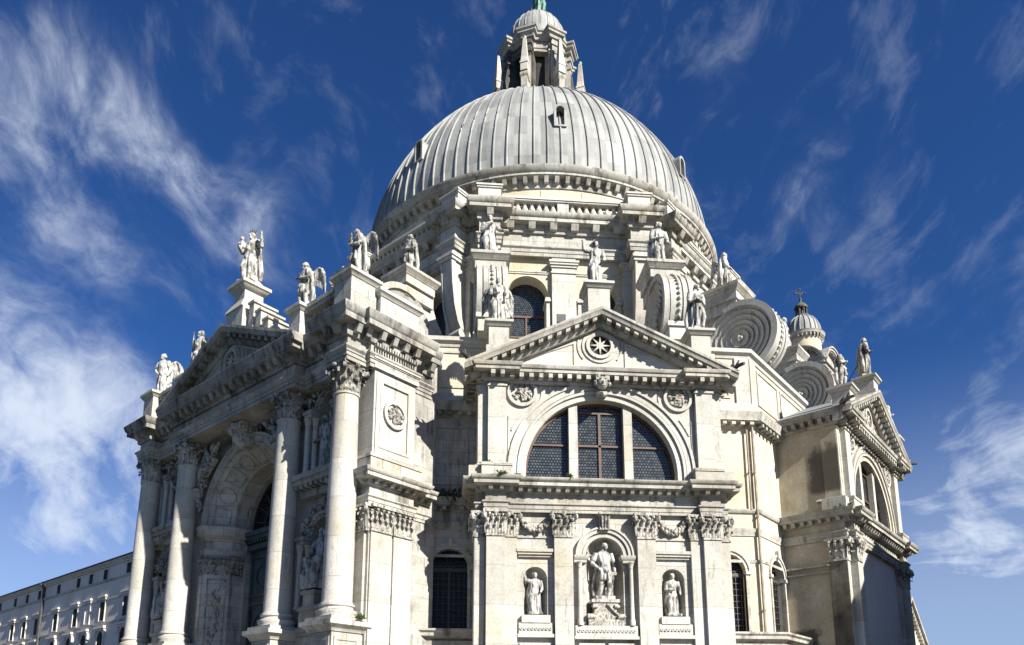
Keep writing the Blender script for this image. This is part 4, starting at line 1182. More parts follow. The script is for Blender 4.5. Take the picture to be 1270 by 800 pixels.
# side bays: two statue niches one above the other
def Ps(name, mb, mat, parent=None):
    mb.v = [(x, y - .65, z) for x, y, z in mb.v]      # the side bays stand forward of the portal wall
    return Pf(name, mb, mat, parent)
for s in (-1, 1):
    q = MB(); a, b = sorted((s * 5.42, s * 8.6))
    q.extr([(a, 2.5), (b, 2.5), (b, 17.25), (a, 17.25)], 23.3, 23.95, [arched(s * 7.05, .85, 6.8, 10.1), arched(s * 7.05, .8, 13.15, 16.2)]); Ps('bay_wall', q, 'dirty')
for s in (-1, 1):
    for z0, zs_, hw in ((6.8, 10.1, .85), (13.15, 16.2, .8)):
        q = MB(); niche_shell(q, s * 7.05, hw, z0, zs_, 23.95, .95); ni = Ps('niche', q, 'dirty')
        q = MB()
        for r0, r1, n in ((hw, hw + .16, 24.06), (hw + .16, hw + .26, 24.16)): q.ring(s * 7.05, zs_, r0, r1, 23.8, n, 0, pi, 26)
        for j in range(11):
            a = pi * (j + .5) / 11; q.ball((s * 7.05 + (hw + .12) * cos(a), -24.1, zs_ + (hw + .12) * sin(a)), .07, 6, 4)
        Ps('archivolt', q, 'carved', ni)
        zi = zs_ - .35
        for e in (-1, 1):
            q = MB(); t_ = s * 7.05 + e * (hw + .22)
            q.box(t_ - .28, t_ + .28, 23.8, 24.5, zi, zi + .16); q.box(t_ - .32, t_ + .32, 23.8, 24.56, zi + .16, zi + .34)
            Ps('impost', q, 'dirty', ni)
        for e in (-1, 1):
            for dt in (.10, .40):
                t_ = s * 7.05 + e * (hw + dt)
                q = MB(); n_ = 24.32 if dt > .2 else 24.1; hgt = zi - z0
                q.lathe([(.17, 0), (.17, .1), (.13, .16), (.125, hgt - .5), (.14, hgt - .46), (.12, hgt - .42), (.19, hgt - .05), (.21, hgt)], (t_, -n_, z0), 14)
                for k in range(6): leaf(q, t_ + .12 * cos(k * pi / 3), -n_ + .12 * sin(k * pi / 3), z0 + hgt - .42, k * pi / 3, .13, .3, .1)
                Ps('colonnette', q, 'plain', ni)
        q = MB(); rnd = random.Random(int(zs_ * 10) + s); q.ring(s * 7.05, zs_, hw + .26, hw + .38, 23.8, 24.1, .02, pi - .02, 20)
        for j in range(26):   # carved cherubs and swags over the arch
            a = rnd.uniform(.15, pi - .15); r_ = hw + rnd.uniform(.3, .75)
            q.ball((s * 7.05 + r_ * cos(a), -(24.0 + rnd.uniform(0, .2)), zs_ + r_ * sin(a)), (rnd.uniform(.08, .17), rnd.uniform(.08, .14), rnd.uniform(.08, .19)), 8, 5)
        for e in (-1, 1):
            q.tube([(s * 7.05 + e * (hw + .1), -24.15, zs_ + .5), (s * 7.05 + e * (hw + .45), -24.25, zs_ + .75), (s * 7.05 + e * (hw + .55), -24.2, zs_ + .2)], [.08, .13, .06], 8)
            q.ball((s * 7.05 + e * (hw + .1), -24.25, zs_ + .82), .14, 8, 6)
        Ps('carving', q, 'dark_carved', ni)
    q = MB(); a = lambda x, y: tuple(sorted((s * x, s * y)))
    q.box(*a(5.45, 8.6), 23.8, 24.3, 12.0, 12.35); q.box(*a(5.45, 8.6), 23.8, 24.75, 12.5, 12.72); q.box(*a(5.45, 8.6), 23.8, 24.86, 12.72, 12.96); q.box(*a(5.45, 8.6), 23.8, 24.2, 12.96, 13.14)
    q.blocks([(5.5, 24.2), (8.55, 24.2)] if s > 0 else [(-8.55, 24.2), (-5.5, 24.2)], 0, .5, 12.34, 12.52, .16, .36); Ps('shelf_cornice', q, 'dirty')
    q = MB(); q.box(*a(6.2, 7.9), 23.5, 24.5, 5.95, 6.8); q.box(*a(6.1, 8.0), 23.5, 24.6, 6.66, 6.84); q.box(*a(6.65, 7.45), 23.3, 24.62, 6.8, 7.35); q.box(*a(6.55, 7.55), 23.3, 24.7, 7.35, 7.5); Ps('statue_base', q, 'dirty')
# portal: splayed jambs, coffered arch, bronze door
for s in (-1, 1):
    jam = [(4.2, 22.4), (4.2, 24.55), (3.78, 24.55), (2.98, 23.45), (2.98, 22.4)]
    jam = [(s * t, n) for t, n in jam]
    q = MB(); q.prism(jam, 2.5, 12.0)
    q.box(*sorted((s * 3.84, s * 4.14)), 24.5, 24.62, 5.9, 9.7)
    ja = Pf('jamb', q, 'stone')
    line = [(4.2, 24.55), (3.78, 24.55), (2.98, 23.45), (2.98, 22.5)]
    line = [(s * t, n) for t, n in line]
    if s > 0: line = line[::-1]
    q = MB(); q.sweep(line, [(0, 11.65), (.06, 11.66), (.12, 11.8), (.3, 11.9), (.34, 11.92), (.34, 12.16), (.42, 12.3), (.42, 12.42), (-.3, 12.46)])
    q.sweep(line, [(0, 10.85), (.05, 10.86), (.05, 11.0), (.1, 11.1), (.1, 11.2), (0, 11.22)]); Pf('impost', q, 'stone', ja)
    q = MB()
    for i in range(3):
        p0, p1 = Vector(line[i]), Vector(line[i + 1]); d_ = (p1 - p0); L = d_.length; d_.normalize(); nn = Vector((-d_.y, d_.x)); k = max(2, int(L / .26))
        for j in range(k + 1):
            p = p0 + d_ * (L * (j + .5) / (k + 1)) + nn * .02; ang = math.atan2(-nn.y, nn.x)
            for z_, hh, pj in ((0, .42, .16), (.04, .68, .2), (.3, .58, .24)): leaf(q, p.x, -p.y, 9.9 + z_, ang + random.uniform(-.1, .1), .27, hh, pj)
    q.sweep(line, [(0, 9.78), (.06, 9.8), (.06, 9.9), (0, 9.92)]); Pf('capital', q, 'dark_carved', ja)
    q = MB()     # relief panel on the splayed face
    p0, p1 = Vector((s * 3.78, 24.55)), Vector((s * 2.98, 23.45)); d_ = (p1 - p0).normalized(); nn = Vector((d_.y, -d_.x)) if s > 0 else Vector((-d_.y, d_.x))
    if nn.y < 0: nn = -nn
    for f0, f1, z0, z1 in ((.14, .2, 3.2, 9.5), (.8, .86, 3.2, 9.5), (.14, .86, 9.45, 9.55)):
        a_ = p0.lerp(p1, f0); b_ = p0.lerp(p1, f1); q.prism([tuple(a_), tuple(b_), tuple(b_ + nn * .05), tuple(a_ + nn * .05)], z0, z1)
    rnd = random.Random(8 + s)
    for j in range(40):
        c_ = p0.lerp(p1, .5 + rnd.uniform(-.2, .2)); q.ball((c_.x, -c_.y, 6.0 + 3.2 * j / 40), (rnd.uniform(.06, .13), .07, rnd.uniform(.06, .14)), 7, 5)
    Pf('relief_panel', q, 'carved', ja)
q = MB()
for r0, r1, n in ((3.80, 4.12, 24.62), (4.12, 4.26, 24.72)):
    q.ring(0, 12.5, r0, r1, 23.8, n, 0, pi, 48)
arch = Pf('portal_arch', q, 'stone')
q = MB(); N = 48; vs = []; fs = []
for i in range(N + 1):
    a = pi * i / N
    for r, n in ((3.82, 24.5), (2.98, 23.45), (2.98, 22.4), (3.3, 22.4), (4.0, 24.3)): vs.append((r * cos(a), -n, 12.45 + r * sin(a)))
for i in range(N):
    for k in range(5): fs.append((i * 5 + k, i * 5 + (k + 1) % 5, i * 5 + 5 + (k + 1) % 5, i * 5 + 5 + k))
q.add(vs, fs); Pf('soffit', q, 'stone', arch)
for k in range(9):    # coffers: alternating long and round panels on the splay
    a0, a1 = pi * (k + .12) / 9, pi * (k + .88) / 9
    def sp(f, a, off): 
        r = 3.82 + (2.98 - 3.82) * f; n = 24.5 + (23.45 - 24.5) * f
        return ((r - off * .78) * cos(a), -(n + off * .62), 12.45 + (r - off * .78) * sin(a))
    pts = []
    if k % 2 == 0: loop = [(.18, a0), (.18, (a0 + a1) / 2), (.18, a1), (.5, a1), (.82, a1), (.82, (a0 + a1) / 2), (.82, a0), (.5, a0), (.18, a0)]
    else: loop = [(.5 + .33 * cos(b), (a0 + a1) / 2 + .13 * sin(b)) for b in [2 * pi * j / 14 for j in range(15)]]
    q = MB(); q.tube([sp(f, a, .03) for f, a in loop], .04, 6)
    Pf('coffer', q, 'stone', arch)
q = MB(); q.ring(0, 12.45, 2.72, 3.0, 22.4, 22.75, 0, pi, 40)
for s in (-1, 1): q.box(*sorted((s * 2.72, s * 3.0)), 22.4, 22.75, 2.5, 12.45)
Pf('inner_arch', q, 'dirty', arch)
q = MB(); q.extr([(-.42, 16.1), (.42, 16.1), (.62, 17.25), (-.62, 17.25)], 24.3, 25.3)
q.tube([(-.6, -25.15, 16.95), (.6, -25.15, 16.95)], .38, 16); q.tube([(-.45, -24.95, 16.2), (.45, -24.95, 16.2)], .26, 14); q.tube([(0, -25.5, 17.1), (0, -25.3, 16.4), (0, -24.9, 15.9)], [.2, .24, .14], 10)
Pf('keystone', q, 'carved', arch)
q = MB(); q.box(-2.8, 2.8, 22.3, 22.42, 2.5, 12.5)
door = Pf('door', q, 'door')
for s in (-1, 1):
    q = MB()
    for j, (z0, z1) in enumerate(((3.0, 5.4), (5.7, 8.3), (8.6, 10.9))):
        q.extr([(s * .25, z0), (s * 2.55, z0), (s * 2.55, z1), (s * .25, z1)], 22.4, 22.52, [[(s * .42, z0 + .16), (s * 2.38, z0 + .16), (s * 2.38, z1 - .16), (s * .42, z1 - .16)]])
        q.ring(s * 1.4, (z0 + z1) / 2, .55, .68, 22.4, 22.5, 0, 2 * pi, 24)
        if j == 0: q.extr([(s * 1.4 - .6, z0 + .5), (s * 1.4 + .6, z0 + .5), (s * 1.4, z0 + 1.4)], 22.4, 22.5)
    q.box(*sorted((s * .03, s * .2)), 22.4, 22.5, 2.6, 11)
    Pf('door_panel', q, 'door', door)
q = MB(); q.box(-2.9, 2.9, 22.3, 22.7, 11.2, 11.5); q.box(-2.9, 2.9, 22.3, 22.85, 11.75, 11.95); q.box(-2.9, 2.9, 22.3, 22.95, 11.95, 12.2); q.blocks([(-2.8, 22.6), (2.8, 22.6)], 0, .25, 11.55, 11.75, .14, .3)
Pf('door_transom', q, 'door', door)
q = MB(); q.extr([(-2.9, 12.2), (2.9, 12.2)] + arc(0, 12.45, 2.9, 0, pi, 30), 22.3, 22.4); fl_ = Pf('fanlight', q, 'glass_dark')
q = MB()
for k in range(9):
    a = pi * (k + .5) / 9; q.tube([(.5 * cos(a), -22.44, 12.4 + .5 * sin(a)), (2.75 * cos(a), -22.44, 12.45 + 2.75 * sin(a))], .035, 5)
for r in (.5, 1.5, 2.7): q.ring(0, 12.45, r - .03, r + .03, 22.4, 22.47, 0, pi, 28)
Pf('fanlight_bar', q, 'iron', fl_)
# carved reclining figures in the spandrels of the arch
for s in (-1, 1):
    q = MB(); T = lambda t, n, z: (s * t, -n, z)
    q.tube([T(3.0, 24.75, 16.2), T(3.35, 24.95, 15.9), T(3.75, 25.0, 15.4), T(4.1, 24.9, 14.9)], [.22, .36, .36, .30], 10)
    q.tube([T(4.1, 24.9, 14.95), T(4.1, 25.2, 14.5), T(4.3, 24.95, 13.9)], [.30, .25, .15], 8); q.tube([T(4.0, 24.85, 14.9), T(4.35, 25.1, 14.3), T(4.2, 24.8, 13.3)], [.30, .25, .14], 8)
    q.tube([T(3.2, 24.9, 16.1), T(2.6, 25.1, 16.35), T(2.1, 25.1, 16.75)], [.17, .14, .10], 8); q.tube([T(3.6, 25.1, 15.8), T(3.3, 25.35, 15.3), T(2.9, 25.2, 15.6)], [.17, .14, .10], 8)
    q.ball(T(2.95, 24.95, 16.62), (.22, .25, .29), 12, 8); q.ball(T(3.0, 24.85, 16.7), (.26, .26, .24), 10, 6)
    for j in range(7): q.tube([T(3.7 + .05 * j, 24.75, 16.2 - .1 * j), T(4.0 + .08 * j, 24.85, 16.7 - .12 * j), T(4.25 + .04 * j, 24.8, 17.0 - .2 * j)], [.1, .13, .05], 6)
    rnd = random.Random(60 + s)
    for j in range(12):
        f = rnd.random(); q.tube([T(3.5 + f, 24.9, 15.6 - f * 1.2), T(3.7 + f + rnd.uniform(-.2, .2), 25.1, 15.1 - f * 1.2), T(3.9 + f * .6, 24.85, 14.5 - f * 1.2)], [.06, .09, .05], 6)
    Pf('spandrel_figure', q, 'dark_carved')
# entablature of the giant order
eb = [(-9.72, 20.75), (-9.72, 22.2), (-10.2, 22.2), (-10.2, 24.9), (-9.95, 24.9), (-9.95, 25.98), (-8.62, 25.98), (-8.62, 25.35), (-5.95, 25.35), (-5.95, 25.92)]
ep = mirror(eb)
q = MB(); q.prism([(-9.72, 20.75)] + eb[1:] + [(-t, n) for t, n in reversed(eb[1:])] + [(9.72, 20.75)], 17.7, 18.62)
q.prism([(-9.95, 23.5)] + eb[5:] + [(-t, n) for t, n in reversed(eb[5:])] + [(9.95, 23.5)], 17.2, 17.72)
q.sweep(ep, [(0, 17.18), (.05, 17.18), (.05, 17.36), (.09, 17.36), (.09, 17.54), (.13, 17.54), (.13, 17.62), (.22, 17.72), (.22, 17.8), (0, 17.84)])
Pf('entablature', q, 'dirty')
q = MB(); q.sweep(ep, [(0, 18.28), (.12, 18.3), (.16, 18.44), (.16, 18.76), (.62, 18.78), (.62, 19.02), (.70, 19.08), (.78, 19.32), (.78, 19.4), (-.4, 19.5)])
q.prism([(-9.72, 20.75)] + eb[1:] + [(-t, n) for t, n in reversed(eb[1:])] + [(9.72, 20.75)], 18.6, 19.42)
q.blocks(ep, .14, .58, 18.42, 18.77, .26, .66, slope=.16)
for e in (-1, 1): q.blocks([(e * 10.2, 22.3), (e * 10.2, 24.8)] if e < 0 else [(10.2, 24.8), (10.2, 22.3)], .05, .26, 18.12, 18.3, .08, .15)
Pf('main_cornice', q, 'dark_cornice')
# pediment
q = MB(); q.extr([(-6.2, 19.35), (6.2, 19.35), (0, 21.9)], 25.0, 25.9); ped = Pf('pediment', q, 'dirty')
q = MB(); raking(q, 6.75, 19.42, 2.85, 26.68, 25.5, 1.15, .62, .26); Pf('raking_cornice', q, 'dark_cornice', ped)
q = MB(); q.extr([(-6.75, 19.45), (6.75, 19.45), (0, 22.3)], 24.3, 25.5); Pf('pediment_roof', q, 'dirty', ped)
q = MB(); q.ring(0, 20.42, .5, .7, 25.8, 26.05, 0, 2 * pi, 32); q.ring(0, 20.42, .7, .82, 25.8, 25.98, 0, 2 * pi, 32)
for k in range(4):
    a = pi / 4 * k + pi / 2; q.extr([(.5 * cos(a), 20.42 + .5 * sin(a)), (.08 * cos(a + pi / 2), 20.42 + .08 * sin(a + pi / 2)), (-.5 * cos(a), 20.42 - .5 * sin(a)), (.08 * cos(a - pi / 2), 20.42 + .08 * sin(a - pi / 2))], 25.93 + .003 * k, 26.0 + .003 * k)
for e in (-1, 1):
    x0, x1 = e * 1.05, e * 3.6
    q.extr([(x0, 19.75), (x1, 19.75), (x0, 20.95)], 25.8, 25.96, [[(x0 + e * .1, 19.83), (x1 - e * .36, 19.83), (x0 + e * .1, 20.78)]])
Pf('oculus', q, 'stone', ped)
q = MB(); q.disc(0, 20.42, .5, 25.88, 25.92); Pf('opening', q, 'dark', ped)
# attic above the front
q = MB(); q.box(-9.4, 9.4, 21.0, 24.3, 19.3, 20.9); Pf('attic_wall', q, 'stone')
for s in (-1, 1):
    a = lambda x, y: tuple(sorted((s * x, s * y)))
    def ped_block(x0, x1, n0, n1, z0, z1, mat='stone'):
        q = MB(); t0, t1 = a(x0, x1); q.box(t0, t1, n0, n1, z0, z1 - .05)
        q.sweep([(t0, n0), (t0, n1), (t1, n1), (t1, n0)], [(0, z1 - .36), (.05, z1 - .34), (.14, z1 - .2), (.2, z1 - .17), (.2, z1 - .02), (-.1, z1)], True)
        q.sweep([(t0, n0), (t0, n1), (t1, n1), (t1, n0)], [(0, z0), (.08, z0), (.08, z0 + .2), (0, z0 + .26)], True)
        return q
    Pf('pedestal', ped_block(8.85, 10.05, 24.6, 26.0, 19.42, 21.5), 'stone')
    Pf('attic_block', ped_block(8.9, 10.25, 22.2, 24.5, 19.42, 21.1), 'plain')
    q = MB(); vs = [(n, z) for n, z in arc(22.9, 20.95, .62, 0, pi, 16)]; q.extr([(n, 20.9 + (z - 20.9) * .75) for n, z in vs], *a(9.0, 10.1), axis='t'); Pf('attic_crest', q, 'stone')
    Pf('pedestal', ped_block(5.15, 6.05, 24.9, 25.9, 19.42, 21.4), 'stone')
    q = MB(); q.box(*a(6.05, 8.85), 25.0, 25.3, 19.4, 20.2); q.box(*a(6.05, 8.85), 25.05, 25.65, 20.95, 21.15); q.box(*a(6.05, 8.85), 24.98, 25.72, 21.15, 21.36)
    for j in range(7): q.lathe([(.1, 0), (.06, .1), (.14, .34), (.06, .6), (.1, .75)], (s * (6.4 + .38 * j), -25.3, 20.2), 10)
    Pf('parapet', q, 'dirty')
    for j in range(3):
        q = MB(); t0 = 1.15 + .75 * j; z1 = 23.5 - .75 * j
        t0 -= .35; q.box(*a(t0, t0 + .45), 24.3, 25.6, 20.5, z1); q.box(*a(t0 - .05, t0 + .54), 24.22, 25.68, z1, z1 + .12); q.box(*a(t0 + .45, t0 + .76), 24.4, 25.5, 20.5, z1 - .45)
        Pf('scroll_step', q, 'stone')
TC = -.35
q = MB(); q.box(TC - .85, TC + .85, 24.2, 25.8, 20.5, 23.6); q.box(TC - .55, TC + .55, 24.5, 25.6, 23.5, 25.0)
sq = [(TC - .55, 24.5), (TC - .55, 25.6), (TC + .55, 25.6), (TC + .55, 24.5)]
q.sweep(sq, [(0, 23.5), (.3, 23.55), (.26, 23.7), (.1, 24.0), (0, 24.2)], True); q.sweep(sq, [(0, 24.7), (.05, 24.72), (.24, 24.98), (.3, 25.0), (.3, 25.18), (-.2, 25.3)], True)
q.box(TC - .45, TC + .45, 24.65, 25.45, 25.1, 25.45); Pf('pedestal', q, 'plain')

# ------------------------------------------------------------------ bell tower behind
tx, ty = 28.7, 11.7
TW = thing('bell_tower', 'bell tower with small ribbed lead cupola and iron cross rising behind the right side chapel', 'bell tower', (tx, ty, 0))
q = MB(); q.box(-2.3, 2.3, -2.3, 2.3, 0, 36.2); part('tower_wall', q, 'stucco', TW, -45)
for k in range(4):
    q = MB(); n = 2.3; cz = 35.6
    q.extr(arc(0, cz, 2.7, .35, pi - .35, 24), .5, n)
    q.ring(0, cz, 2.5, 2.72, 1.6, n + .5, .3, pi - .3, 24); q.ring(0, cz, 2.72, 2.86, 1.6, n + .62, .3, pi - .3, 24)
    for j in range(17):
        a = .4 + (pi - .8) * j / 16; q.box(2.42 * cos(a) - .07, 2.42 * cos(a) + .07, n, n + .4, cz + 2.42 * sin(a) - .09, cz + 2.42 * sin(a) + .09)
    q.box(-2.6, 2.6, 1.5, n + .5, 36.1, 36.4); q.box(-2.5, 2.5, 1.5, n + .3, 35.8, 36.1)
    q.extr(arched(0, .8, 29, 33.5), n - .1, n + .02)
    part('curved_gable', q, 'stone', TW, -45 + 90 * k)
q = MB(); q.lathe([(1.62, 36.0), (1.62, 40.1)], seg=40); dr = part('tower_drum', q, 'stucco', TW)
q = MB(); c40 = circ(1.62, 40); q.sweep(c40, [(0, 39.9), (.06, 39.95), (.08, 40.2), (.34, 40.3), (.36, 40.46), (.44, 40.6), (.1, 40.7), (0, 40.7)], True); q.blocks(circ(1.62, 30), .06, .32, 40.0, 40.28, .12, .3, True); part('tower_cornice', q, 'cornice', TW)
q = MB(); pr = [(1.7, 40.65)] + [(1.66 * cos(pi / 2 * i / 12) ** .9, 41.0 + 1.95 * sin(pi / 2 * i / 12)) for i in range(12)] + [(.3, 42.98)]
q.lathe(pr, seg=48)
for k in range(20):
    a = 2 * pi * k / 20; q.tube([((r + .02) * sin(a), -(r + .02) * cos(a), z) for r, z in pr[:-2]], [.07] * (len(pr) - 2), 6)
cu = part('tower_cupola', q, 'lead', TW)
q = MB(); q.lathe([(.75, 42.75), (.75, 43.0), (.3, 43.05), (.3, 43.8), (.66, 43.85), (.68, 44.0), (.5, 44.3), (.15, 44.6), (.1, 44.9)], seg=20)
for k in range(8): a = pi / 4 * k; q.tube([(.52 * cos(a), .52 * sin(a), 43.0), (.52 * cos(a), .52 * sin(a), 43.9)], .09, 6)
part('tower_lantern', q, 'sooty', TW)
q = MB(); q.ball((0, 0, 44.95), .16, 10, 8); q.tube([(0, 0, 44.9), (0, 0, 46.1)], .05, 6)
q.merge((lambda m_: (m_.tube([(-.5, 0, 45.65), (.5, 0, 45.65)], .05, 6), [m_.ball(p, .11, 8, 6) for p in ((-.5, 0, 45.65), (.5, 0, 45.65), (0, 0, 46.1))], [m_.tube([(e * .12, 0, 45.4), (e * .38, 0, 45.95)], .03, 5) for e in (-1, 1)], m_)[-1])(MB()), Matrix.Rotation(-.1, 4, 'Z'))
part('cross', q, 'iron', TW)

# ------------------------------------------------------------------ long seminary palace on the left
SM = thing('palace', 'long three-storey grey palace with rows of shuttered windows left of the church', 'palace')
SN = 20.0
q = MB(); q.box(-82, -13.0, 8, SN, 0, 14.4); part('wall', q, 'seminary', SM, PF)
q = MB(); q.box(-82.4, -12.6, 7.6, SN + .38, 14.70, 14.78); q.extr([(7.6, 14.78), (SN + .42, 14.78), (13.8, 16.6)], -82.4, -12.6, axis='t'); part('roof', q, 'tile', SM, PF)
q = MB(); q.box(-82.2, -12.8, 8, SN + .14, 14.36, 14.46); q.box(-82.2, -12.8, 8, SN + .3, 14.62, 14.69)
q.blocks([(-82, SN), (-13.0, SN)], 0, .26, 14.46, 14.62, .16, .42); part('eaves_cornice', q, 'seminary', SM, PF)
for z in (13.24, 9.80, 11.72):
    q = MB(); q.box(-82, -13, SN - .1, SN + (.1 if z != 11.72 else .07), z - .1, z + .05)
    part('string_course', q, 'stone', SM, PF)
TW_ = [-66.5, -63.2, -60.0, -56.9, -54.2, -49.7, -46.4, -43.2, -38.5, -34.1, -31.5, -28.6, -24.3, -20.8, -17.5]
for t in TW_:
    for z0, z1, hw, kind in ((13.34, 14.18, .42, 0), (10.02, 11.55, .45, 1)):
        q = MB()
        q.extr([(t - hw - .12, z0 - .1), (t + hw + .12, z0 - .1), (t + hw + .12, z1 + .12), (t - hw - .12, z1 + .12)], SN - .2, SN + .07, [[(t - hw, z0), (t + hw, z0), (t + hw, z1), (t - hw, z1)]])
        if kind: q.box(t - hw - .3, t + hw + .3, SN - .1, SN + .22, z1 + .34, z1 + .5); q.box(t - hw - .2, t + hw + .2, SN - .1, SN + .12, z1 + .14, z1 + .32)
        wi = part('window', q, 'seminary', SM, PF)
        q = MB(); q.box(t - hw, t + hw, SN + .01, SN + .025, z0, z1); part('pane', q, 'seminary' if kind and t == -31.5 else 'dark', wi)
for t in (-38.6, -34.9, -31.7, -28.4, -24.3, -43.2, -46.4, -49.8):
    q = MB(); q.ring(t, 8.6, .55, .72, SN - .1, SN + .1, 0, pi, 16); q.box(t - .95, t + .95, SN - .1, SN + .28, 9.36, 9.55); q.box(t - .85, t + .85, SN - .1, SN + .18, 9.2, 9.36)
    for e in (-1, 1): q.box(t + e * .63 - .09, t + e * .63 + .09, SN - .1, SN + .1, 5.8, 8.6); q.box(t + e * .85 - .12, t + e * .85 + .12, SN - .1, SN + .16, 8.7, 9.2)
    wi = part('arched_window', q, 'seminary', SM, PF)
    q = MB(); q.extr(arched(t, .55, 5.8, 8.6), SN, SN + .03); part('pane', q, 'dark', wi)
q = MB(); q.tube([(-42.0, -SN - .12, 0.5), (-42.0, -SN - .12, 14.3), (-42.0, -SN - .5, 14.6)], .13, 8); part('downpipe', q, 'iron', SM, PF)
# low gabled house seen past the far right corner
HS = thing('house', 'small pale gabled house just visible past the far right corner of the church', 'house')
q = MB(); q.extr([(20.0, 0), (26.9, 0), (26.9, 8.9), (23.4, 11.9), (20.0, 9)], 6, 20); part('wall', q, 'stucco', HS, 45)
q = MB(); 
for dz, n1 in ((0, 20.5), (-.28, 20.3)):
    q.extr([(23.4, 12.0 + dz), (27.5, 8.5 + dz), (27.5, 8.76 + dz), (23.4, 12.26 + dz), (19.5, 9 + dz), (19.5, 8.75 + dz)], 5.8, n1)
for j in range(11):
    f = (j + .5) / 11; t = 23.5 + 3.7 * f; z = 11.66 - 3.15 * f; q.box(t - .12, t + .12, 20.0, 20.28, z - .3, z - .02)
part('roof', q, 'stone', HS, 45)
# the abbey house across the square to the right: out of frame, it throws the shadow on the side chapel
AB = thing('abbey_house', 'brick gabled abbey house across the square beyond the right edge', 'house')
q = MB(); q.extr([(-9.0, 0), (24, 0), (24, 14), (5, 20.3), (-2.0, 20.9), (-9.0, 15.2)], 38, 48); part('wall', q, 'tile', AB, 45)

# ================================================================== statues
def remesh(mb, voxel, mat, name, smooth_it=1):
    me = bpy.data.meshes.new("raw"); me.from_pydata(mb.v, [], mb.f)
    bm = bmesh.new(); bm.from_mesh(me); bmesh.ops.recalc_face_normals(bm, faces=bm.faces); bm.to_mesh(me); bm.free()
    o = bpy.data.objects.new("raw", me); COL.objects.link(o)
    r = o.modifiers.new("r", 'REMESH'); r.mode = 'VOXEL'; r.voxel_size = voxel; r.use_smooth_shade = True
    s = o.modifiers.new("s", 'SMOOTH'); s.factor = .5; s.iterations = smooth_it
    dg = bpy.context.evaluated_depsgraph_get()
    out = bpy.data.meshes.new_from_object(o.evaluated_get(dg))
    bpy.data.objects.remove(o); bpy.data.meshes.remove(me)
    out.name = name
    out.polygons.foreach_set('use_smooth', [True] * len(out.polygons))
    out.materials.clear(); out.materials.append(M[mat])
    return out

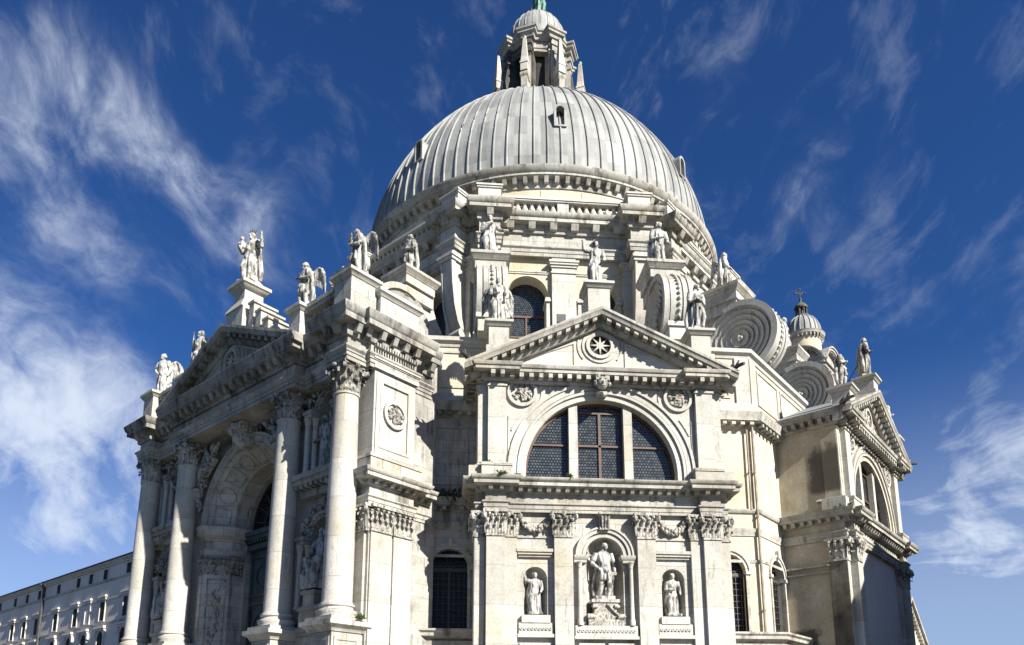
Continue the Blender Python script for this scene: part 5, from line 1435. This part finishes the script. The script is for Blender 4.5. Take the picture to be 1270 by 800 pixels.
def figure(seed, arms, dress='robe', lean=0.0, twist=0.0, head=(0, 0), beard=False, crown=False, veil=False, child=False, base=True, seat=False, nohead=False, staff=False, bare=False):
    """a carved standing (or seated) figure one unit tall facing -y, as one continuous surface"""
    rnd = random.Random(seed); ph = [rnd.uniform(0, 6.28) for _ in range(8)]
    mb = MB(); sway = rnd.choice((-1, 1))
    zt = lambda z: (lean * z + .035 * sway * sin(pi * min(z, .8) / .8), -.012 * sin(pi * z))
    def ring_(z, rx, ry, fold, cx=0, cy=0, N=44):
        ox, oy = zt(z); vs = []
        for k in range(N):
            a = 2 * pi * k / N; aa = a + twist * z
            f = 1 + 2.3 * fold * (.55 * sin(7 * aa + ph[0] + 2.2 * z * sway) + .45 * sin(12 * aa + ph[1] - 3.5 * z) + .5 * NZ.noise(Vector((cos(a) * 2.4 + ph[2], sin(a) * 2.4, z * 2.2))))
            vs.append((cx + ox + rx * f * cos(a), cy + oy + ry * f * sin(a), z))
        return vs
    def loft(rows):
        N = len(rows[0]); v = [p for r in rows for p in r]
        f = [(i * N + k, i * N + (k + 1) % N, (i + 1) * N + (k + 1) % N, (i + 1) * N + k) for i in range(len(rows) - 1) for k in range(N)]
        f += [tuple(range(N)), tuple((len(rows) - 1) * N + k for k in range(N))]
        mb.add(v, f)
    if seat:
        prof = [(.0, .17, .15, .14, -.10), (.08, .155, .14, .14, -.10), (.25, .15, .15, .12, -.09), (.36, .165, .19, .10, -.05), (.43, .15, .17, .10, 0), (.5, .12, .115, .06, .06), (.62, .125, .10, .05, .06), (.72, .15, .095, .04, .06), (.79, .13, .07, .03, .06), (.83, .055, .05, 0, .05), (.87, .045, .045, 0, .05)]
        rows = []
        for i in range(len(prof) - 1):
            for j in range(4):
                f = j / 4; a, b = prof[i], prof[i + 1]
                v = [a[m_] + (b[m_] - a[m_]) * f for m_ in range(5)]; rows.append(ring_(v[0], v[1], v[2], v[3], 0, v[4]))
        loft(rows)
        for sg in (-1, 1):
            mb.tube([(sg * .07, .02, .44), (sg * .11, -.17, .43), (sg * .10, -.2, .2), (sg * .1, -.2, .02)], [.08, .078, .062, .06], 10)
        mb.box(-.2, .2, -.2, .0, 0, .4)
        sh, hd = .76, .92
        hy = .05
    else:
        if dress == 'robe':
            prof = [(.015, .125, .115, .16), (.1, .12, .105, .17), (.28, .122, .10, .15), (.42, .125, .10, .12), (.50, .118, .095, .09), (.58, .098, .080, .06), (.66, .105, .085, .05), (.74, .125, .085, .04), (.80, .125, .07, .03), (.825, .085, .055, .02), (.845, .045, .045, 0), (.88, .04, .042, 0)]
        else:      # short tunic over bare legs
            prof = [(.32, .12, .105, .17), (.36, .128, .11, .17), (.46, .115, .095, .12), (.54, .098, .082, .05), (.60, .095, .08, .03), (.68, .112, .088, .03), (.75, .13, .085, .02), (.80, .125, .068, .02), (.825, .085, .055, .02), (.845, .045, .045, 0), (.88, .04, .042, 0)]
            for sg in (-1, 1):
                fx = .065 * sg; fy = -.05 * (sg * sway > 0)
                ox, oy = zt(.4)
                mb.tube([(fx * .9 + ox, oy, .42), (fx + ox * .8, fy - .015, .26), (fx * 1.1 + ox * .3, fy + .012, .10), (fx * 1.15, fy, .025)], [.062, .052, .042, .030], 10)
                mb.tube([(fx * 1.15, fy + .02, .022), (fx * 1.3, fy - .09, .016)], [.032, .024], 8)
        rows = []
        for i in range(len(prof) - 1):
            for j in range(5):
                f = j / 5; a, b = prof[i], prof[i + 1]
                v = [a[m_] + (b[m_] - a[m_]) * f for m_ in range(4)]; rows.append(ring_(*v))
        loft(rows)
        if dress == 'robe':
            for sg in (-1, 1): mb.tube([(.05 * sg, -.08, .03), (.065 * sg, -.15, .014)], [.032, .022], 8)
            kx = .05 * sway       # the relaxed knee pressing through the cloth
            mb.tube([(kx + zt(.45)[0], -.07, .46), (kx * 1.3 + zt(.28)[0], -.105, .28), (kx * 1.4, -.075, .05)], [.05, .05, .035], 10)
        sh, hd, hy = .785, .925, -.01
        # mantle falling behind and swung across the hips
        bx, by = zt(.7)
        if not bare:
            for j in range(5):
                x0 = -.10 + .05 * j
                mb.tube([(x0 * .9 + zt(.8)[0], .065, .80), (x0 * 1.25 + zt(.55)[0], .095, .55), (x0 * 1.5, .10 + .015 * sin(j * 2 + ph[3]), .25 - .03 * (j % 2)), (x0 * 1.5, .085, .06)], [.035, .042, .046, .034], 8)
        for j in range(5):
            f = j / 4
            a_ = (-sway * .105 + zt(.56)[0], -.02 - .0 * f, .60 - .05 * f); b_ = (zt(.48)[0], -.105 - .012 * (j % 2), .50 - .045 * f); c_ = (sway * .12 + zt(.42)[0], -.05, .44 - .05 * f); e_ = (sway * .13 + zt(.3)[0], .02, .33 - .07 * f)
            mb.tube([a_, b_, c_, e_], [.018, .022, .026, .02], 7)
        if dress == 'robe':
            for j in range(3):
                mb.tube([(sway * .09 + zt(.78)[0], -.04, .80), (sway * .02 + zt(.68)[0], -.098, .69 - .02 * j), (-sway * .09 + zt(.6)[0], -.06, .6 - .02 * j)], [.016, .018, .016], 7)
    ox, oy = zt(sh)
    hx = ox + head[0] * .5
    # arms: shoulder, elbow, wrist, hand with fingers
    for sg, (e_, h_) in zip((-1, 1), arms):
        S = Vector((ox + sg * .118, oy + hy + .01, sh)); E_ = Vector((ox + e_[0], oy + e_[1], e_[2])); H_ = Vector((ox + h_[0], oy + h_[1], h_[2]))
        mb.tube([S, S.lerp(E_, .5) + Vector((sg * .008, .008, 0)), E_], [.050, .046, .038], 10)
        mb.tube([E_, E_.lerp(H_, .55), H_], [.038, .032, .022], 10)
        mb.tube([S + Vector((0, 0, .015)), S.lerp(E_, .7)], [.055, .052], 10)     # sleeve
        dv = (H_ - E_).normalized()
        mb.ball(H_ + dv * .022, (.024, .020, .026), 8, 6)
        sd = dv.cross(Vector((0, 1, .2))).normalized()
        for k in (-1, 0, 1): mb.tube([H_ + dv * .03 + sd * .012 * k, H_ + dv * .065 + sd * .018 * k], [.009, .006], 5)
        mb.tube([H_ + dv * .01 + sd * .018, H_ + dv * .03 + sd * .04], [.009, .006], 5)
    if not nohead:
        hc = Vector((hx + head[0] * .02, oy + hy - .012, hd)); R_ = Matrix.Rotation(head[1], 3, 'Z')
        A = lambda p, r, s_=12, g_=8: mb.ball(hc + R_ @ Vector(p), r, s_, g_, R_)
        mb.tube([(ox, oy + hy + .008, sh + .02), hc + Vector((0, .01, -.03))], [.045, .036], 10)
        A((0, 0, 0), (.050, .058, .068), 16, 12); A((0, -.052, -.008), (.010, .016, .018)); A((0, -.047, -.034), (.018, .012, .007)); A((0, -.042, -.056), (.022, .02, .014))
        for e in (-1, 1): A((e * .02, -.05, .012), (.013, .008, .006), 8, 6); A((e * .02, -.052, .022), (.018, .008, .005), 8, 6); A((e * .052, .005, -.002), (.008, .016, .02), 8, 6)
        for k in range(22):        # curls of hair
            a = rnd.uniform(-.3, pi + .3); zz = rnd.uniform(-.03, .06); rr = .052 if zz < .03 else .036
            A((rr * cos(a), .008 + rr * 1.1 * sin(a), zz), rnd.uniform(.014, .022), 7, 5)
        A((0, .012, .03), (.054, .056, .046))
        if beard:
            for k in range(8): A((rnd.uniform(-.025, .025), -.045 - rnd.uniform(0, .012), -.05 - rnd.uniform(0, .05)), rnd.uniform(.012, .02), 7, 5)
        if veil:
            mb.tube([hc + Vector((0, .03, .05)), hc + Vector((0, .055, -.03)), (ox, oy + .07, sh - .05), (ox, .09, .55)], [.05, .066, .10, .10], 12, .6)
    if child:
        c = Vector((ox - .15, oy - .08, .70))
        mb.tube([c, c + Vector((0, 0, .06)), c + Vector((-.004, 0, .12))], [.042, .046, .034], 10); mb.ball(c + Vector((-.008, -.004, .175)), (.036, .04, .045), 12, 8)
        mb.tube([c + Vector((-.03, -.01, .1)), c + Vector((-.06, -.05, .07))], [.018, .013], 7); mb.tube([c, c + Vector((.03, -.06, -.02)), c + Vector((.03, -.07, -.09))], [.03, .024, .016], 8)
        mb.tube([c, c + Vector((-.03, -.05, -.04)), c + Vector((-.03, -.05, -.11))], [.03, .024, .016], 8)
    if staff: mb.tube([(-.2 + ox, -.06, .02), (-.16 + ox, -.07, 1.0)], [.012, .012], 6)
    if base: mb.box(-.17, .17, -.14, .16, -.03, .03)
    return mb

ARMS = {
    'crossed': (((-.17, -.02, .60), (.02, -.13, .66)), ((.17, -.02, .60), (-.03, -.14, .62))),
    'raised': (((-.24, -.03, .76), (-.27, -.08, .93)), ((.17, 0, .60), (.13, -.12, .52))),
    'raised_r': (((-.17, 0, .60), (-.13, -.12, .52)), ((.23, -.03, .74), (.26, -.08, .90))),
    'open': (((-.18, -.02, .62), (-.15, -.16, .66)), ((.22, -.02, .66), (.27, -.10, .84))),
    'book': (((-.16, .0, .60), (-.02, -.14, .58)), ((.18, .01, .59), (.15, -.12, .50))),
    'down': (((-.16, .02, .61), (-.17, -.05, .44)), ((.17, .02, .60), (.08, -.12, .48))),
    'hip': (((-.20, .02, .63), (-.10, -.07, .52)), ((.18, .02, .61), (.19, -.05, .46))),
    'reach': (((-.16, -.03, .62), (.0, -.15, .70)), ((.19, -.05, .66), (.30, -.14, .60))),
    'brow': (((-.20, -.10, .74), (-.06, -.12, .84)), ((.16, -.02, .60), (.05, -.14, .60))),
}
def wing_mesh(seed, name='wing'):
    """feathered wing rising from the shoulder and hanging back; local +x outwards"""
    mb = MB(); rnd = random.Random(seed)
    bone = [Vector((0, 0, 0)), Vector((.07, .05, .12)), Vector((.15, .07, .17)), Vector((.22, .07, .13)), Vector((.25, .06, .04))]
    mb.tube(bone, [.03, .036, .036, .03, .02], 8)
    def bp(f):
        f *= len(bone) - 1; i = min(int(f), len(bone) - 2); return bone[i].lerp(bone[i + 1], f - i)
    for layer, (cnt, L0, L1, wd, yo) in enumerate(((11, .16, .48, .030, .0), (11, .10, .24, .028, -.018), (10, .05, .12, .026, -.032))):
        for k in range(cnt):
            f = (k + .6) / cnt; p = bp(f); L = L0 + (L1 - L0) * sin(f * pi * .62) 
            tip = p + Vector((.02 + .05 * f, .03 + .01 * layer, -L)); md = p.lerp(tip, .5) + Vector((.015, .015, 0))
            mb.tube([p + Vector((0, yo, 0)), md + Vector((0, yo, 0)), tip + Vector((0, yo, 0))], [wd * .8, wd, wd * .35], 7, .38, (0, 1, 0))
    return mb.mesh(name, 'statue', 60)

def statue(name, label, x, y, z, rz, H, seed, arms, wings=0, rod=False, group=None, mat='statue', wing_tilt=0.0, **kw):
    me = remesh(figure(seed, ARMS[arms], **kw), max(.0085, .024 / H), mat, name)
    o = link(name, me, None, (x, y, z + .03 * H), rz, H); tag(o, label, 'statue', group)
    for sg in ((-1, 1) if wings == 2 else ((1,) if wings == 1 else ())):
        w_ = link('wing', wing_mesh(seed + sg), o, (sg * .05, .075, .70))
        w_.rotation_euler = (0, 0, .35 * sg); w_.scale = (sg, 1, 1) if sg < 0 else (1, 1, 1)
    if kw.get('crown'):
        c = MB(); N = 10
        vs = []; 
        c.lathe([(.046, 0), (.05, .012), (.046, .024)], (0, 0, 0), 16)
        for k in range(N):
            a = 2 * pi * k / N; c.tube([(.046 * cos(a), .046 * sin(a), .01), (.062 * cos(a), .062 * sin(a), .085 if k % 2 == 0 else .06)], [.012, .004], 5)
        link('crown', c.mesh('crown', 'crown'), o, (kw.get('lean', 0) * .9, -.01, .972))
    if rod:
        r_ = MB(); r_.tube([(.06, .06, .5), (.20, .36, .0)], [.010, .010], 6); link('support_rod', r_.mesh('support_rod', 'iron'), o)
    return o
def at(phi, t, n): return fr(t, n, phi)
GA = 'statues crowning the church'
def put(label, phi, t, n, z, H, seed, arms, face=0, name='statue', **kw):
    x, y = at(phi, t, n)
    return statue(name, label, x, y, z, RD(phi + face), H, seed, arms, group=kw.pop('group', GA), **kw)
# main front
put('crowned robed woman statue holding a child atop the front pediment, one hand raised', -45, -.35, 25.05, 25.4, 3.1, 11, 'open', 20, child=True, veil=True, crown=True)
put('winged angel statue standing on the parapet right of the crowned woman', -45, 5.6, 25.4, 21.4, 2.5, 12, 'crossed', -10, wings=1, dress='tunic', head=(0, -.4))
put('winged angel statue with hand to its brow on the corner block of the main front', -45, 9.5, 25.3, 21.5, 2.5, 13, 'brow', -20, wings=1, dress='tunic', head=(-.1, -.7))
put('winged robed statue at the far left end of the main front', -45, -9.5, 25.3, 21.5, 2.75, 14, 'hip', 25, wings=1, rod=True, head=(0, -.3))
put('leaning statue half hidden behind the left slope of the front pediment', -45, -5.6, 25.2, 21.4, 2.9, 15, 'reach', 10, lean=.18, staff=True, head=(0, -.5))
# scroll buttress statues
put('bearded saint statue with folded arms on the scroll buttress behind the corner pier', -45, 4.85, 18.1, 27.12, 2.7, 21, 'crossed', -5, dress='tunic', beard=True, head=(0, -.6))
put('robed statue holding a bundle on the scroll buttress left of the drum windows', 0, -4.85, 18.1, 27.12, 2.85, 22, 'reach', 5, veil=True)
put('robed statue beside the ridged scroll rim right of the drum windows', 0, 4.85, 18.1, 27.12, 3.0, 23, 'book', 10, head=(0, .3))
put('seated-looking statue turned away on the large spiral buttress right of the dome base', 45, -4.85, 18.1, 27.12, 2.7, 24, 'raised_r', 30, wings=1, lean=.05)
put('robed statue behind the large spiral scroll, seen against the small cupola', 45, 4.85, 18.1, 27.12, 2.7, 25, 'down', 15)
# gable of the near chapel
put('winged angel statue holding a book at the left foot of the chapel gable', 0, -4.72, 23.9, 19.95, 2.35, 31, 'book', 0, wings=2, head=(0, -.2))
put('draped statue with one arm raised on the peak of the chapel gable', 0, 0, 23.6, 22.3, 2.4, 32, 'raised', 0, dress='robe', bare=True, head=(0, -.2))
put('draped statue with crossed arms at the right end of the chapel gable', 0, 4.72, 23.9, 19.95, 2.5, 33, 'crossed', 15, head=(.05, .2))
# gable of the far chapel
put('headless draped statue at the left foot of the far chapel gable', 45, -4.5, 24.05, 19.3, 2.15, 34, 'crossed', 5, nohead=True, dress='tunic')
put('tall draped statue propped by an iron rod on the peak of the far chapel gable', 45, 0, 24.2, 21.5, 2.5, 35, 'crossed', 30, rod=True, head=(0, .5))
put('crouched statue peeking over the right slope of the far chapel gable', 45, 4.72, 24.1, 19.3, 2.2, 36, 'reach', 20, lean=.1)
# niches of the near chapel
NI = 'statues in the niches of the near chapel'
put('small robed statue holding up a cup in the left niche', 0, -3.06, 23.62, 6.42, 1.85, 41, 'raised', 0, group=NI, head=(0, .3))
put('large bare-chested hero statue on a carved pedestal in the central niche', 0, 0, 23.55, 7.12, 2.55, 42, 'hip', 0, group=NI, dress='tunic', head=(.05, .3))
put('small veiled woman statue holding a vessel in the right niche', 0, 3.06, 23.62, 6.42, 1.9, 43, 'book', 0, group=NI, veil=True)
# niches of the main front
NF = 'statues in the niches of the main front'
put('seated evangelist statue in the lower niche between the two right columns', -45, 7.05, 24.8, 7.5, 2.9, 51, 'book', 12, group=NF, seat=True, beard=True, base=False)
put('standing gesturing statue in the upper niche between the two right columns', -45, 7.0, 24.6, 13.15, 2.75, 52, 'raised_r', -5, group=NF, lean=-.12)
put('seated statue in the lower niche between the two far left columns', -45, -7.05, 24.8, 7.5, 3.0, 53, 'reach', 10, group=NF, seat=True, base=False)
put('standing statue in the upper niche between the two far left columns', -45, -7.05, 24.6, 13.15, 2.75, 54, 'raised', 10, group=NF)
# bronze figure on the lantern
o = statue('bronze_statue', 'green bronze figure standing on the lantern cupola', 0.34, 0, 64.1, RD(10), 3.5, 61, 'raised_r', group=None, mat='bronze', head=(0, .3))

# ------------------------------------------------------------------ plants and small lamps
def tuft(label, phi, t, n, z, r, seed, cnt=60):
    rnd = random.Random(seed); mb = MB(); x, y = at(phi, t, n)
    for _ in range(cnt):
        a = rnd.uniform(0, 2 * pi); L = r * rnd.uniform(.4, 1.1); b = rnd.uniform(.2, 1.3)
        d_ = Vector((cos(a) * cos(b), sin(a) * cos(b), sin(b))); s_ = d_.cross(Vector((0, 0, 1))).normalized() * r * .13
        p = Vector((rnd.uniform(-.4, .4) * r, rnd.uniform(-.4, .4) * r, 0)); q_ = p + d_ * L * .6; e = p + d_ * L + Vector((0, 0, -.25 * L))
        mb.add([p, q_ + s_, e, q_ - s_], [(0, 1, 2, 3)])
    tag(link('weed', mb.mesh('weed', 'leaf', 0), None, (x, y, z)), label, 'weed', 'weeds rooted in the stonework')
for i, (lab, phi, t, n, z, r, c) in enumerate((
    ('green weed tuft beside the left pier plinth under the lunette arch', 0, -5.25, 24.1, 13.04, .36, 70),
    ('weed tuft on the left end of the chapel cornice below the lunette', 0, -4.6, 24.75, 12.36, .32, 60),
    ('small weed on the chapel cornice just left of the lunette glass', 0, -3.9, 24.45, 12.40, .28, 50),
    ('low weeds along the chapel cornice below the lunette glass', 0, -1.6, 24.5, 12.40, .26, 60),
    ('weed clump on the cornice of the corner pier beside the tall right column', -45, 9.2, 25.1, 12.40, .42, 80),
    ('weed clump beside the base of the right column', -45, 10.3, 24.95, 6.0, .3, 60),
    ('weed tuft on the corner cornice of the far chapel flank', 45, -5.7, 23.9, 12.40, .5, 80),
    ('pale weed growing in the parapet gap below the angel', -45, 8.3, 25.5, 20.3, .45, 60),
    ('weed on the plinth below the ridged scroll rim', 0, 4.5, 21.75, 21.85, .3, 50))):
    tuft(lab, phi, t, n, z, r, 100 + i, c)
rnd = random.Random(77); mb = MB()
for _ in range(420):
    p = Vector((rnd.uniform(-1.7, 1.7), -(20.75 + rnd.random() * .35), 0)); z0 = rnd.uniform(-.1, .25); a = rnd.uniform(0, 2 * pi)
    d_ = Vector((cos(a) * .14, sin(a) * .14 - .05, rnd.uniform(-.3, .25))); s_ = Vector((.05, .03, 0))
    mb.add([p + Vector((0, 0, z0)), p + d_ * .6 + s_ + Vector((0, 0, z0)), p + d_ + Vector((0, 0, z0)), p + d_ * .6 - s_ + Vector((0, 0, z0))], [(0, 1, 2, 3)])
tag(link('creeper', mb.mesh('creeper', 'leaf_dark', 0), None, (-7.0, -.3, 12.5)), 'dark creeper growing along the shaded cornice above the left window', 'creeper')
for lab, t in (('small dark floodlight behind the chapel gable left of the peak', -1.25), ('small dark floodlight behind the chapel gable right of the peak', 1.35)):
    x, y = at(0, t, 20.4); f_ = thing('floodlight', lab, 'floodlight', (x, y, 21.0), 0, 'floodlights on the roof terrace')
    q = MB(); q.box(-.2, .2, -.14, .14, 1.25, 1.6); q.box(-.24, .24, .12, .2, 1.2, 1.65); part('lamp_box', q, 'iron', f_)
    q = MB(); q.tube([(0, 0, 0), (0, 0, 1.3)], .04, 6); q.box(-.15, .15, -.15, .15, 0, .04); part('stand', q, 'iron', f_)
# tree at the left edge of the front
x, y = at(-45, -11.5, 25.0)
tr = thing('tree', 'small dark leafy tree by the foot of the leftmost column', 'tree', (x, y, 0))
mb = MB(); mb.tube([(0, 0, 0), (.05, .05, 2), (0, 0, 4.4)], [.14, .11, .06], 8)
for k in range(7): 
    a = k * 2.4; mb.tube([(0, 0, 2.2 + .3 * k), (.5 * cos(a), .5 * sin(a), 3.0 + .35 * k), (.9 * cos(a), .9 * sin(a), 3.5 + .4 * k)], [.05, .035, .015], 6)
part('trunk', mb, 'bark', tr)
rnd = random.Random(5); mb = MB()
for c_ in range(34):
    a = rnd.uniform(0, 2 * pi); h = rnd.uniform(2.6, 6.1); rr = rnd.uniform(0, 1.25) * (1.1 - abs(h - 4) * .25)
    cc = Vector((rr * cos(a), rr * sin(a), h))
    for _ in range(60):
        p = cc + Vector((rnd.gauss(0, .26), rnd.gauss(0, .26), rnd.gauss(0, .24))); b = Vector((rnd.gauss(0, 1), rnd.gauss(0, 1), rnd.gauss(0, 1))).normalized(); s_ = b.orthogonal().normalized()
        mb.add([p, p + b * .07 + s_ * .035, p + b * .15, p + b * .07 - s_ * .035], [(0, 1, 2, 3)])
part('crown', mb, 'leaf_dark', tr, smooth=0)
